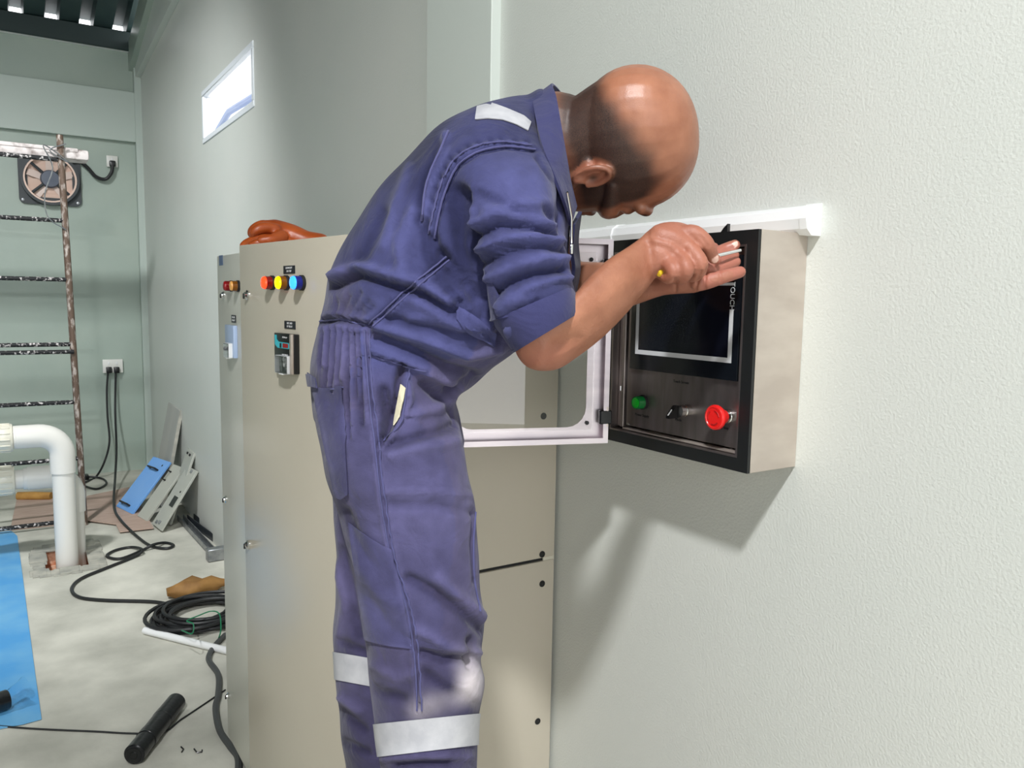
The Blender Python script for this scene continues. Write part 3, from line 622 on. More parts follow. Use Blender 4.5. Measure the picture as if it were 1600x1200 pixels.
def cloth_mat(name, use_attr=True, base=srgb(66, 66, 124)):
    m = bpy.data.materials.new(name); m.use_nodes = True; nt = m.node_tree; b_ = nt.nodes['Principled BSDF']; N = nt.nodes.new; L = nt.links.new
    b_.inputs['Roughness'].default_value = .85; b_.inputs['Specular IOR Level'].default_value = .2; b_.inputs['Sheen Weight'].default_value = .12
    tc = N('ShaderNodeTexCoord')
    if use_attr:
        def A(n_): a = N('ShaderNodeAttribute'); a.attribute_name = n_; return a.outputs['Fac']
        def mix(f_, a, c): x = N('ShaderNodeMix'); x.data_type = 'RGBA'; L(f_, x.inputs[0]); (L(a, x.inputs[6]) if not isinstance(a, tuple) else setattr(x.inputs[6], 'default_value', a)); (L(c, x.inputs[7]) if not isinstance(c, tuple) else setattr(x.inputs[7], 'default_value', c)); return x.outputs[2]
        r = N('ShaderNodeValToRGB'); r.color_ramp.elements[0].position = .30; r.color_ramp.elements[0].color = srgb(28, 30, 62); r.color_ramp.elements[1].position = .86; r.color_ramp.elements[1].color = srgb(70, 72, 116); L(A('wear_tone'), r.inputs[0])
        r2 = N('ShaderNodeValToRGB'); r2.color_ramp.elements[0].position = .25; r2.color_ramp.elements[0].color = srgb(42, 38, 62); r2.color_ramp.elements[1].position = .9; r2.color_ramp.elements[1].color = srgb(90, 84, 116); L(A('wear_tone'), r2.inputs[0])
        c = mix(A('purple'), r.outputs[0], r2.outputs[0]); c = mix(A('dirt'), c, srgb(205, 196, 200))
    else:
        c = None; b_.inputs['Base Color'].default_value = base
    n = N('ShaderNodeTexNoise'); n.inputs['Scale'].default_value = 900; n.inputs['Detail'].default_value = 2; L(tc.outputs['Object'], n.inputs['Vector'])
    n3 = N('ShaderNodeTexNoise'); n3.inputs['Scale'].default_value = 45; n3.inputs['Detail'].default_value = 5; L(tc.outputs['Object'], n3.inputs['Vector'])
    ad = N('ShaderNodeMath'); ad.operation = 'MULTIPLY_ADD'; L(n3.outputs[0], ad.inputs[0]); ad.inputs[1].default_value = 2.2; L(n.outputs[0], ad.inputs[2])
    n4 = N('ShaderNodeTexNoise'); n4.inputs['Scale'].default_value = 17; n4.inputs['Detail'].default_value = 3; n4.inputs['Distortion'].default_value = .9; L(tc.outputs['Object'], n4.inputs['Vector'])
    bp4 = N('ShaderNodeBump'); bp4.inputs['Strength'].default_value = .55; bp4.inputs['Distance'].default_value = .012; L(n4.outputs[0], bp4.inputs['Height'])
    if c is not None:
        hs = N('ShaderNodeHueSaturation'); L(c, hs.inputs['Color']); mr = N('ShaderNodeMapRange'); mr.inputs[1].default_value = .3; mr.inputs[2].default_value = .7; mr.inputs[3].default_value = .85; mr.inputs[4].default_value = 1.15; L(n3.outputs[0], mr.inputs[0]); L(mr.outputs[0], hs.inputs['Value']); L(hs.outputs[0], b_.inputs['Base Color'])
    bp = N('ShaderNodeBump'); bp.inputs['Strength'].default_value = .35; bp.inputs['Distance'].default_value = .0015; L(ad.outputs[0], bp.inputs['Height']); L(bp4.outputs[0], bp.inputs['Normal']); L(bp.outputs[0], b_.inputs['Normal']); return m
M['cloth'] = cloth_mat('worn_blue_cotton'); M['cloth2'] = cloth_mat('worn_blue_cotton_plain', False, srgb(54, 55, 94)); M['stitch'] = cloth_mat('seam_thread', False, srgb(80, 80, 122)); M['lining'] = cloth_mat('cream_cotton', False, srgb(214, 206, 178))
M['cloth_shaded'] = cloth_mat('shaded_blue_cotton', False, srgb(38, 40, 72)); M['tape'] = mat('grey_reflective_tape', srgb(182, 182, 186), .5, 0, srgb(166, 166, 172), 40, .2, 90)  # blue cotton darkened to paint in shade on placket and far cuff

# --- body: one continuous surface (head, neck, trunk inside the clothes, arms, hands)
_f = np.array([.2, -.75, -.6]); _f /= np.linalg.norm(_f); _u = np.array([.8, .3, .5]); _u -= _u.dot(_f)*_f; _u /= np.linalg.norm(_u); _r = np.cross(_f, _u)
HC = P(995, 221, 1.115); HR = [Vector(ROT @ a) for a in (_r, _f, _u)]
def H(x, y, z): return HC + HR[0]*x + HR[1]*y + HR[2]*z
def hring(z, hw, fr, bk, e=2.3, n=28, dy=0):
    out = []
    for k in range(n):
        t = 2*math.pi*k/n; c_, s_ = math.cos(t), math.sin(t); cy = (fr+bk)/2
        out.append(H(hw*math.copysign(abs(c_)**(2/e), c_), cy + (fr-bk)/2*math.copysign(abs(s_)**(2/e), s_), z))
    return out
bb = MB()
prof = []                                                        # cranium
for k in range(1, 24):
    t = math.pi*k/24; z = math.cos(t)*.086; s_ = math.sin(t)**.9
    prof.append(hring(z, .0775*s_*(1+.05*min(max((.01-z)/.06, 0), 1)), .098*s_ - .002, -.103*s_ , 2.15))
bb.rings(prof)
bb.rings([hring(z, w_, fr, bk) for z, w_, fr, bk in ((.045,.060,.078,-.05),(.02,.068,.093,-.055),(-.005,.069,.098,-.05),(-.03,.068,.092,-.045),(-.05,.067,.092,-.04),(-.07,.062,.093,-.035),(-.09,.055,.093,-.02),(-.108,.046,.092,0),(-.122,.034,.088,.03),(-.131,.02,.078,.045))])
for sx in (-1, 1):
    capsule(bb, [(H(sx*.008,.094,.004), .009), (H(sx*.032,.091,.008), .0095), (H(sx*.054,.076,.003), .009)])      # brow
    capsule(bb, [(H(sx*.03,.086,-.050), .014), (H(sx*.054,.070,-.040), .015), (H(sx*.066,.03,-.03), .010)])         # cheekbone
    capsule(bb, [(H(sx*.020,.083,-.018), .0105), (H(sx*.032,.083,-.018), .0115), (H(sx*.042,.078,-.018), .0105)])   # closed eyelid
    capsule(bb, [(H(sx*.060,.0,-.06), .012), (H(sx*.055,.03,-.095), .012), (H(sx*.03,.07,-.12), .012)])             # jaw
    capsule(bb, [(H(sx*.010,.097,-.049), .0075), (H(sx*.004,.101,-.049), .008)])                                     # nostril wing
capsule(bb, [(H(0,.093,-.004), .009), (H(0,.099,-.028), .0095), (H(0,.107,-.047), .010)])                            # nose
capsule(bb, [(H(-.022,.092,-.080), .0055), (H(0,.101,-.078), .007), (H(.022,.092,-.080), .0055)]); capsule(bb, [(H(-.019,.092,-.089), .006), (H(0,.099,-.091), .0075), (H(.019,.092,-.089), .006)])
for sx in (-1, 1):                                               # ears
    def E3(a, b_, c): # a along ear height, b_ towards the back, c outwards
        return H(sx*(.0735 + c + .30*b_*.6), .012 - .82*b_ - .10*a, -.055 + .82*a)
    hel = [E3(.031*math.cos(t) + .001, .017*math.sin(t) + .004, .007) for t in np.linspace(-1.9, 2.75, 13)]
    capsule(bb, [(p, .0042 if 1 < i < 10 else .0036) for i, p in enumerate(hel)], n=10, sub=3)
    capsule(bb, [(E3(-.026,.004,.004), .0075), (E3(-.018,.002,.003), .0075)], n=10)                                  # lobe
    ring_ = []
    for z_, s_ in ((-.003, .8), (-.001, 1.0), (.0015, 1.0), (.003, .85)): ring_.append([E3(.030*s_*math.cos(t), .004 + .0165*s_*math.sin(t), z_) for t in np.linspace(0, 2*math.pi, 20, endpoint=False)])
    bb.rings(ring_)
    capsule(bb, [(E3(.014,.010,.004), .0035), (E3(.0,.012,.005), .0038), (E3(-.014,.006,.004), .0035)], n=10, sub=3)
    capsule(bb, [(E3(-.004,-.010,.004), .0045), (E3(.004,-.010,.003), .004)], n=10)                                  # tragus
capsule(bb, [(H(0,-.035,-.02), .060), (P(908,222,1.13), .061), (P(858,218,1.14), .066), (P(806,242,1.15), .055)], n=24)   # neck
chain_px(bb, [(800,245,1.15,.05), (750,310,1.14,.07), (680,420,1.14,.075), (615,540,1.14,.085), (604,640,1.14,.085)], n=24)
chain_px(bb, [(800,250,1.14,.045), (790,260,1.05,.042), (798,330,.99,.036), (818,430,.985,.034), (838,512,.985,.037)], n=20)
chain_px(bb, [(800,250,1.16,.05), (800,265,1.24,.048), (830,340,1.255,.044), (872,415,1.22,.036)], n=20)
for L in ([(604,640,1.1,.07), (632,800,1.08,.062), (655,960,1.08,.055), (664,1040,1.08,.05), (668,1250,1.08,.055), (668,1540,1.08,.042)], [(604,640,1.2,.07), (612,800,1.23,.062), (606,1000,1.23,.052), (602,1250,1.23,.05), (606,1510,1.22,.042)]): chain_px(bb, L, n=20)
# right forearm and hand
loft(bb, [(806,527,872,462,.985,.040), (806,552,888,462,.985,.041), (828,576,899,458,.988,.042), (868,578,912,442,.995,.043), (905,556,930,423,1.005,.042), (942,527,952,404,1.015,.039), (975,494,976,389,1.025,.034), (1002,462,995,376,1.035,.028), (1020,440,1008,366,1.04,.0235)], sub=5, n=28)
loft(bb, [(1018,438,1006,366,1.04,.0235), (1030,430,1026,351,1.042,.029), (1044,425,1046,346.5,1.046,.035), (1062,420,1066,348,1.05,.038), (1079,411,1082,355,1.053,.036), (1092,402,1092,363,1.055,.026)], sub=5, n=28)
chain_px(bb, [(1070,366,1.032,.0125), (1086,366,1.027,.0118), (1104,381,1.025,.0102), (1115,404,1.040,.0076)])
chain_px(bb, [(1062,388,1.030,.0125), (1081,394,1.020,.0112), (1095,412,1.012,.0100), (1089,429,1.024,.0086), (1078,432,1.04,.008)])
chain_px(bb, [(1046,398,1.030,.0125), (1061,405,1.018,.0110), (1073,421,1.006,.0099), (1065,435,1.020,.0085), (1052,434,1.038,.008)])
chain_px(bb, [(1032,404,1.034,.0115), (1042,410,1.022,.0100), (1053,424,1.010,.0092), (1045,435,1.022,.0078), (1036,431,1.036,.0072)])
chain_px(bb, [(1035,405,1.07,.017), (1062,402,1.085,.0145), (1090,402,1.082,.0112), (1112,405,1.068,.0088), (1119,406,1.062,.0075)])
# left forearm and hand, palm up
loft(bb, [(868,478,868,400,1.215,.036), (915,486,905,408,1.20,.035), (960,486,950,410,1.165,.031), (1000,474,990,414,1.13,.026), (1022,466,1014,414,1.115,.0225), (1040,461,1034,408,1.105,.026), (1064,459,1060,404,1.095,.034), (1088,457,1086,402,1.090,.037), (1106,449,1106,402,1.088,.034)], sub=5, n=28)
chain_px(bb, [(1092,441,1.060,.0125), (1106,439,1.056,.0112), (1131,432,1.052,.0094), (1156,425,1.056,.0082)])
chain_px(bb, [(1096,430,1.080,.012), (1110,426,1.086,.0110), (1132,416,1.094,.0092), (1149,409,1.098,.0078)])
chain_px(bb, [(1096,418,1.094,.012), (1110,414,1.102,.0108), (1132,405,1.114,.0090), (1147,399,1.118,.0076)])
chain_px(bb, [(1096,408,1.11,.012), (1108,403,1.116,.011), (1130,391,1.124,.0092), (1148,383,1.122,.0080)])
chain_px(bb, [(1056,412,1.13,.015), (1078,400,1.142,.0125), (1098,392,1.142,.0105), (1114,388,1.138,.009)])
body = remesh(bb, .0023, 3, 'person')
B_ = []
for pl, w_, a in (([(1085,462),(1090,440),(1096,424)], 2.0, -1.6), ([(1102,456),(1101,438),(1105,420)], 2.0, -1.8), ([(1056,462),(1056,436)], 2.2, -1.4), ([(1127,440),(1125,420)], 1.8, -1), ([(1016,352),(1050,362),(1080,380)], 5, .8), ([(1010,380),(1040,388),(1060,402)], 5, -1.2), ([(1022,368),(1050,376),(1070,390)], 4, -1.1),
                  ([(1095,370),(1106,384)], 3, -.8), ([(895,500),(940,470),(985,430)], 14, 1.5), ([(850,545),(840,565)], 10, 2), ([(868,540),(900,530)], 10, -1.5), ([(1012,366),(1022,436)], 6, -1.2)):
    B_.append((pl, w_, a))
strokes(body, B_)
v = verts_of(body); q = pxd(v); loc = (v - np.array(HC)) @ np.array([list(a) for a in HR]).T; x, y, z = loc.T
sm = lambda a, b_, t: (lambda s_: s_*s_*(3-2*s_))(np.clip((t-a)/(b_-a), 0, 1))
ishead = sm(-.20, -.17, z)*(np.abs(x) < .11)*(np.hypot(y, z) < .2)
line = np.interp(y, [-.11, -.085, -.05, -.01, .03, .052, .066], [-.052, -.035, -.004, .020, .026, .012, -.04])
ea = (z+.055)/.82; eb = (.012-y-.1*ea)/.82; isear = np.clip(1.6 - 1.0*np.maximum(0, (ea/.034)**2 + ((eb-.004)/.022)**2), 0, 1)*(np.abs(x) > .066)
stub = ishead*sm(.026, -.014, z - line + .006*noise3(v, 150, 11))*sm(.078, .06, y)*sm(-.026, .014, z - np.interp(y, [-.11, -.05, -.01, .03], [-.105, -.095, -.078, -.068]))*(1-isear)
beard = .45*ishead*sm(-.05, -.075, z)*sm(-.02, .02, y)*(1-isear)
brow = .8*ishead*np.exp(-((z-.006)/.0045)**2)*sm(.026, .018, np.abs(np.abs(x)-.034))*(y > .07)
ear_shade = .9*ishead*np.exp(-((ea-.002)/.008)**2-((eb+.001)/.006)**2)*(np.abs(x) < .082)*(np.abs(x) > .066)  # shade of the ear canal painted into the colour, no hole modelled
attr(body, 'hair_ear_shade', np.clip(stub + beard + brow + ear_shade, 0, 1))
pink = np.clip(isear*.35*ishead + sm(985, 1040, q[:,0])*(q[:,1] > 340)*.5 + .5*np.exp(-((q[:,0]-850)/45)**2-((q[:,1]-560)/30)**2) + .4*(q[:,0] > 1095)*(q[:,1] > 380)*(q[:,2] > 1.045), 0, 1); attr(body, 'pink', pink)
nail = np.zeros(len(v))
for (u, t, d, r_) in ((1118,405,1.034,.0055), (1150,381,1.114,.0045)): nail = np.maximum(nail, (np.linalg.norm(v - np.array(P(u, t, d)), axis=1) < r_)*1.0)
attr(body, 'nail', nail); attr(body, 'matt', np.where(ishead > .5, .55*np.clip(stub, 0, 1), .6)); attr(body, 'crease', np.where(ishead > .5, .08, .45))
def skin_mat():
    m = bpy.data.materials.new('skin'); m.use_nodes = True; nt = m.node_tree; b_ = nt.nodes['Principled BSDF']; N = nt.nodes.new; L = nt.links.new
    def A(n_): a = N('ShaderNodeAttribute'); a.attribute_name = n_; return a.outputs['Fac']
    def mix(f_, a, c): x_ = N('ShaderNodeMix'); x_.data_type = 'RGBA'; L(f_, x_.inputs[0]); (L(a, x_.inputs[6]) if not isinstance(a, tuple) else setattr(x_.inputs[6], 'default_value', a)); x_.inputs[7].default_value = c; return x_.outputs[2]
    tc = N('ShaderNodeTexCoord'); n = N('ShaderNodeTexNoise'); n.inputs['Scale'].default_value = 28; n.inputs['Detail'].default_value = 6; L(tc.outputs['Object'], n.inputs['Vector'])
    r = N('ShaderNodeValToRGB'); r.color_ramp.elements[0].position = .3; r.color_ramp.elements[0].color = srgb(142, 90, 66); r.color_ramp.elements[1].position = .7; r.color_ramp.elements[1].color = srgb(166, 112, 86); L(n.outputs[0], r.inputs[0])
    c = mix(A('pink'), r.outputs[0], srgb(164, 100, 84)); n2 = N('ShaderNodeTexNoise'); n2.inputs['Scale'].default_value = 900; L(tc.outputs['Object'], n2.inputs['Vector'])
    mu = N('ShaderNodeMath'); mu.operation = 'MULTIPLY'; mr = N('ShaderNodeMapRange'); mr.inputs[1].default_value = .3; mr.inputs[2].default_value = .7; mr.inputs[3].default_value = .82; mr.inputs[4].default_value = 1.0; L(n2.outputs[0], mr.inputs[0]); L(A('hair_ear_shade'), mu.inputs[0]); L(mr.outputs[0], mu.inputs[1])
    c = mix(mu.outputs[0], c, srgb(40, 31, 29)); c = mix(A('nail'), c, srgb(232, 190, 176)); L(c, b_.inputs['Base Color'])
    ro_ = N('ShaderNodeMapRange'); ro_.inputs[3].default_value = .38; ro_.inputs[4].default_value = .62; L(A('matt'), ro_.inputs[0]); L(ro_.outputs[0], b_.inputs['Roughness']); b_.inputs['Subsurface Weight'].default_value = .06; b_.inputs['Subsurface Radius'].default_value = (.01, .004, .002); b_.inputs['Subsurface Scale'].default_value = .5
    bp = N('ShaderNodeBump'); bp.inputs['Strength'].default_value = .25; bp.inputs['Distance'].default_value = .0008; L(n2.outputs[0], bp.inputs['Height']); n5 = N('ShaderNodeTexNoise'); n5.inputs['Scale'].default_value = 130; n5.inputs['Detail'].default_value = 4; n5.inputs['Distortion'].default_value = 1.0; L(tc.outputs['Object'], n5.inputs['Vector']); b5 = N('ShaderNodeBump'); b5.inputs['Distance'].default_value = .0016; L(A('crease'), b5.inputs['Strength']); L(n5.outputs[0], b5.inputs['Height']); L(b5.outputs[0], bp.inputs['Normal']); L(bp.outputs[0], b_.inputs['Normal']); return m
M['skin'] = skin_mat()
man = obj('person', body, M['skin'])
tag(man, 'bald person in blue boiler suit bending to the open control box with a screwdriver', 'person')
cov = obj('coverall', suit, M['cloth'], man)
bvh = BVHTree.FromPolygons([tuple(p) for p in verts_of(suit)], [tuple(p.vertices) for p in suit.polygons])
def hit(u, v_, off=.001, rng=None):
    d = Vector(ray(u, v_)).normalized(); o_ = VIEW.copy()
    loc_, n_, i_, t_ = bvh.ray_cast(o_, d)
    if loc_ is None: return None
    if n_.dot(d) > 0: n_ = -n_
    return loc_ + n_*off
def patch(name, top, bot, nu, nv, off, m_, thick=.0012):
    """cloth piece laid on the suit between two drawn edges"""
    def samp(pl, t): t *= len(pl)-1; i = min(int(t), len(pl)-2); f_ = t-i; return (pl[i][0]*(1-f_)+pl[i+1][0]*f_, pl[i][1]*(1-f_)+pl[i+1][1]*f_)
    b_ = bmesh.new(); G = []
    for j in range(nv+1):
        row = []
        for i in range(nu+1):
            a, c = samp(top, i/nu), samp(bot, i/nu); f_ = j/nv; p = hit(a[0]*(1-f_)+c[0]*f_, a[1]*(1-f_)+c[1]*f_, off)
            row.append(b_.verts.new(p) if p is not None else None)
        G.append(row)
    for j in range(nv):
        for i in range(nu):
            f_ = [G[j][i], G[j][i+1], G[j+1][i+1], G[j+1][i]]
            if all(f_): b_.faces.new(f_)
    bmesh.ops.smooth_vert(b_, verts=b_.verts, factor=.3, use_axis_x=True, use_axis_y=True, use_axis_z=True)
    for v_ in [v_ for v_ in b_.verts if not v_.link_faces]: b_.verts.remove(v_)
    bmesh.ops.recalc_face_normals(b_, faces=b_.faces)
    bmesh.ops.solidify(b_, geom=b_.faces[:], thickness=thick)
    x_ = MB(); x_.b.free(); x_.b = b_; o_ = obj(name, x_, m_, cov, 50)
    if m_ is M['cloth']:
        pv = verts_of(o_.data); pq = pxd(pv); ed = seg_dist(pq[:, :2], list(top)); ed = np.minimum(ed, seg_dist(pq[:, :2], list(bot))); ed = np.minimum(ed, seg_dist(pq[:, :2], [top[0], bot[0]])); ed = np.minimum(ed, seg_dist(pq[:, :2], [top[-1], bot[-1]]))
        attr(o_.data, 'wear_tone', .46 + .16*noise3(pv, 14, 5) + .1*noise3(pv, 40, 6) + .2*np.exp(-(ed/3)**2)); attr(o_.data, 'purple', np.clip((pq[:, 1]-560)/60, 0, 1)*.4); attr(o_.data, 'dirt', 0*ed)
    return o_
def stitch(name, poly, r_=.0011, off=.0012, m_=None, n=6):
    pts = []
    for p in spline([Vector((a, c, 0)) for a, c in poly], n):
        h_ = hit(p.x, p.y, off)
        if h_ is not None: pts.append(h_)
    if len(pts) > 3: obj(name, MB().tube(pts, r_, 6), m_ or M['stitch'], cov)
patch('reflective_tape', [(746,163),(760,159),(790,170),(818,182),(829,192)], [(742,189),(762,187),(785,189),(806,196),(825,206)], 16, 6, .0022, M['tape'])
patch('rear_pocket', [(490,602),(506,605),(537,601)], [(527,776),(536,780),(547,772)], 10, 24, .003, M['cloth'])
patch('pocket_flap', [(484,578),(494,586),(500,590)], [(488,604),(497,604),(503,606)], 6, 5, .006, M['cloth'])
patch('tool_pocket', [(546,814),(578,838),(611,858)], [(572,1000),(606,1008),(646,1014)], 12, 22, .0022, M['cloth'])
patch('chest_pocket', [(716,478),(735,490),(775,520)], [(712,500),(735,522),(772,545)], 8, 5, .002, M['cloth'])
patch('pocket_lining', [(629,600),(636,606)], [(617,668),(627,652)], 4, 12, .0025, M['lining'])
for pl in ([(490,606),(506,609),(537,605)], [(534,604),(537,680),(544,770)], [(546,818),(578,842),(611,862)], [(608,862),(622,905),(636,955),(642,1010)], [(573,996),(606,1004),(645,1010)], [(640,575),(636,605),(628,655),(600,690)]): stitch('seam', pl)
for off_ in (-4, 4): stitch('seam', [(x_+off_, y_) for x_, y_ in seam])
stitch('seam', [(x_-7, y_-7) for x_, y_ in arms]); stitch('seam', arms, .0014)
stitch('seam', [(577,506),(615,470),(655,435),(698,400)]); stitch('seam', [(583,511),(621,476),(661,441),(703,407)]); stitch('seam', [(576,557),(610,564),(640,574),(665,580)])
stitch('seam', [(700,206),(690,232),(668,285),(660,345)], .0016); stitch('seam', [(497,503),(520,499),(545,502),(573,509)], .0014); stitch('seam', [(742,800),(739,850),(741,910),(750,955)], .0014)
def wrap_band(name, r0, r1, m_, off=.0025, n=48, rows=5):
    """tape round a trouser leg, laid on the cloth by rays towards the leg's axis"""
    R = []
    for j in range(rows+1):
        f_ = j/rows; rr = [a*(1-f_)+c*f_ for a, c in zip(r0, r1)]; pts = ring_pts(rr, n); c = sum(pts, Vector())/n; row = []
        for p in pts:
            o_ = c + (p-c)*1.18; d = (c-o_).normalized(); l_, n_, i_, t_ = bvh.ray_cast(o_, d, (p-c).length*.7)
            row.append((l_ if l_ is not None else p) - d*off)
        R.append(row)
    b_ = MB(); b_.rings(R, False); bmesh.ops.smooth_vert(b_.b, verts=b_.b.verts, factor=.4, use_axis_x=True, use_axis_y=True, use_axis_z=True)
    bmesh.ops.recalc_face_normals(b_.b, faces=b_.b.faces); bmesh.ops.solidify(b_.b, geom=b_.b.faces[:], thickness=.001); obj(name, b_, m_, cov, 50)
wrap_band('reflective_band', (587,1130,747,1114,1.08,.082), (592,1184,743,1166,1.08,.080), M['tape'])
wrap_band('reflective_band', (523,1018,680,1045,1.23,.082), (527,1064,676,1092,1.23,.080), M['tape'])
# collar
def strip(name, A_, B2, m_, thick=.004):
    b_ = bmesh.new(); S1 = spline([P(*a) for a in A_], 6); S2 = spline([P(*a) for a in B2], 6); G = []
    for a, c in zip(S1, S2): G.append([b_.verts.new(a.lerp(c, k/6)) for k in range(7)])
    for i in range(len(G)-1):
        for k in range(6): b_.faces.new([G[i][k], G[i+1][k], G[i+1][k+1], G[i][k+1]])
    bmesh.ops.recalc_face_normals(b_, faces=b_.faces); bmesh.ops.solidify(b_, geom=b_.faces[:], thickness=thick)
    x_ = MB(); x_.b.free(); x_.b = b_; return obj(name, x_, m_, cov, 60)
strip('collar', [(893,352,1.04),(884,318,1.005),(866,272,.985),(847,225,1.0),(836,180,1.045),(832,152,1.12),(836,165,1.20),(845,200,1.26),(866,260,1.28)],
                [(902,322,1.055),(893,285,1.035),(886,245,1.025),(877,195,1.04),(869,150,1.075),(862,130,1.135),(876,143,1.19),(886,168,1.235),(893,250,1.25)], M['cloth2'])
strip('front_placket', [(893,350,1.05),(890,390,1.06),(893,420,1.07),(888,450,1.08)], [(904,330,1.10),(899,375,1.13),(902,420,1.14),(896,455,1.14)], M['cloth_shaded'], .005)
zp = obj('zip', MB().tube([P(886,300,1.0), P(893,340,1.028), P(893,380,1.035)], .0018, 8), M['chrome'], cov)
obj('zip_pull', MB().obox(P(892,381,1.03), Vector((.004,0,0)), Vector((0,.0012,0)), Vector((0,0,-.013)), .0005, 1), M['chrome'], zp)
# rolled cuff: outer turned-back band, open end
def cuff(name, rings, m_):
    R = [ring_pts(r_, 32) for r_ in rings]; b_ = MB(); b_.rings(R, False); bmesh.ops.recalc_face_normals(b_.b, faces=b_.b.faces); bmesh.ops.solidify(b_.b, geom=b_.b.faces[:], thickness=.003); return obj(name, b_, m_, cov, 60)
cuff('rolled_cuff', [(768,503,893,449,.985,.062), (769,500,896,446,.985,.0655), (776,512,899,456,.985,.067), (786,528,902,470,.985,.0655), (797,544,904,484,.985,.063), (803,551,903,490,.985,.060), (803,550,900,489,.985,.056)], M['cloth2'])
cuff('rolled_cuff', [(818,415,893,408,1.228,.052), (826,440,897,424,1.224,.053), (834,452,898,434,1.22,.05), (836,450,896,433,1.22,.047)], M['cloth_shaded'])
# boots, below the picture
for (u, d, vv) in ((668, 1.08, 1560), (606, 1.22, 1525)):
    c = P(u, vv, d); fx, fy = Vector((.844, -.536, 0)), Vector((.536, .844, 0)); zt_ = .47; b_ = MB()
    R = []
    for (s_, w_, h_) in ((-.085,.02,.05),(-.075,.035,.08),(-.03,.042,.11),(.03,.044,.10),(.08,.048,.065),(.14,.046,.05),(.17,.03,.035),(.178,.012,.02)):
        R.append([Vector((c.x, c.y, 0)) + fx*s_ + fy*(w_*math.cos(t)) + Vector((0, 0, zt_ + h_/2 + h_/2*math.sin(t))) for t in np.linspace(0, 2*math.pi, 16, endpoint=False)])
    b_.rings(R); b_.tube([Vector((c.x, c.y, zt_+.08)) - fx*.03, Vector((c.x, c.y, zt_+.24)) - fx*.025], [.05, .055], 16); obj('boot', b_, M['blackmatt'], man)
st_c = (P(668,1560,1.08) + P(606,1525,1.22))/2
step = thing('work_step', (st_c.x, st_c.y, 0), 'low plywood work step under the boots of the person', 'step')
sx0, sx1, sy0, sy1 = st_c.x-.24, st_c.x+.22, st_c.y-.26, 1.30
obj('top_board', MB().box((sx0, sy0, .44), (sx1, sy1, .468), .003, 1), M['wood'], step)
for x_ in (sx0+.02, sx1-.06):
    for y_ in (sy0+.02, sy1-.06): obj('leg', MB().box((x_, y_, 0), (x_+.04, y_+.04, .44), .002, 1), M['wood'], step)
# screwdriver in the right hand
sd = thing('screwdriver', P(1060,415,1.06), 'slim screwdriver with yellow handle end held in the right hand', 'screwdriver')
a_, c_, e_ = P(1027,426,1.028), P(1098,405,1.060), P(1157,391,1.088); ax_ = (c_-a_).normalized()
obj('handle', MB().lathe(a_, ax_, [(0,.004),(.002,.0062),(.014,.0068),(.022,.0055),(.05,.006),((c_-a_).length,.0035)], 16), mat('yellow_handle', srgb(226, 190, 40), .3), sd)
obj('shaft', MB().tube([c_ - ax_*.004, c_.lerp(e_, .5), e_], [.0026,.0026,.0022], 10), M['chrome'], sd)

# ------------------------------------------------------------------ things at the far end
# exhaust fan on the far wall
yw = YF
FCt = ony(78, 281, yw); X_, Z_, O_ = Vector((1, 0, 0)), Vector((0, 0, 1)), Vector((0, -1, 0))
fan = thing('exhaust_fan', FCt, 'round dark grey exhaust fan with shutter slats tinted pink as if daylit on the far wall', 'fan')
fw = (ony(126, 281, yw) - ony(29, 281, yw)).length; ro = fw*.475; fo = lambda d: FCt + O_*d
b = MB(); sq = rrect(fo(0), X_, Z_, fw, fw*.92, fw*.10, 7); n_ = len(sq); rin = ro*.93
circ = []
for p in sq: d = (p - fo(0)).normalized(); circ.append(fo(0) + d*rin)
b.holed(sq, circ, O_*.03); obj('housing', b, M['fan'], fan)
b = MB(); c0 = [fo(.03) + (X_*math.cos(t) + Z_*math.sin(t))*ro for t in np.linspace(0, 2*math.pi, 40, endpoint=False)]; c1_ = [fo(.03) + (X_*math.cos(t) + Z_*math.sin(t))*ro*.9 for t in np.linspace(0, 2*math.pi, 40, endpoint=False)]
obj('ring', b.holed(c0, c1_, O_*.05), M['fan'], fan)
c0 = [fo(.004) + (X_*math.cos(t) + Z_*math.sin(t))*ro*.9 for t in np.linspace(0, 2*math.pi, 40, endpoint=False)]; c1_ = [fo(.004) + (X_*math.cos(t) + Z_*math.sin(t))*ro*.84 for t in np.linspace(0, 2*math.pi, 40, endpoint=False)]
obj('inner_ring', MB().holed(c0, c1_, O_*.072), M['daylit_slat'], fan)
for k in range(6):                                               # gravity shutter behind the rotor
    zc = -ro*.84 + (k+.5)*ro*1.68/6; hw = math.sqrt(max((ro*.86)**2 - (abs(zc)-ro*.1 if abs(zc) > ro*.1 else 0)**2, .001))
    obj('shutter_slat', MB().obox(fo(.004) + X_*-hw + Z_*(zc - ro*.135), X_*2*hw, Z_*ro*.27 + O_*.018, O_*.003), M['daylit_slat'], fan)
obj('hub', MB().lathe(fo(.03), O_, [(0, ro*.34), (.03, ro*.34), (.045, ro*.30), (.047, 0)], 28), M['hub'], fan)
for k in range(5):
    a = math.radians(18 + 72*k); u_ = X_*math.cos(a) + Z_*math.sin(a); w_ = X_*-math.sin(a) + Z_*math.cos(a)
    obj('blade', MB().obox(fo(.024) + u_*ro*.3 - w_*ro*.13, u_*ro*.5, w_*ro*.26 + O_*.012, O_*.003), mat('fan_blade', srgb(225, 205, 195), .5) if k == 0 else bpy.data.materials['fan_blade'], fan)
for a in (48, 138, 222, 318):
    a = math.radians(a); u_ = X_*math.cos(a) + Z_*math.sin(a); obj('strut', MB().tube([fo(.055) + u_*ro*.3, fo(.062) + u_*ro*.95], .011, 8), M['fan'], fan)
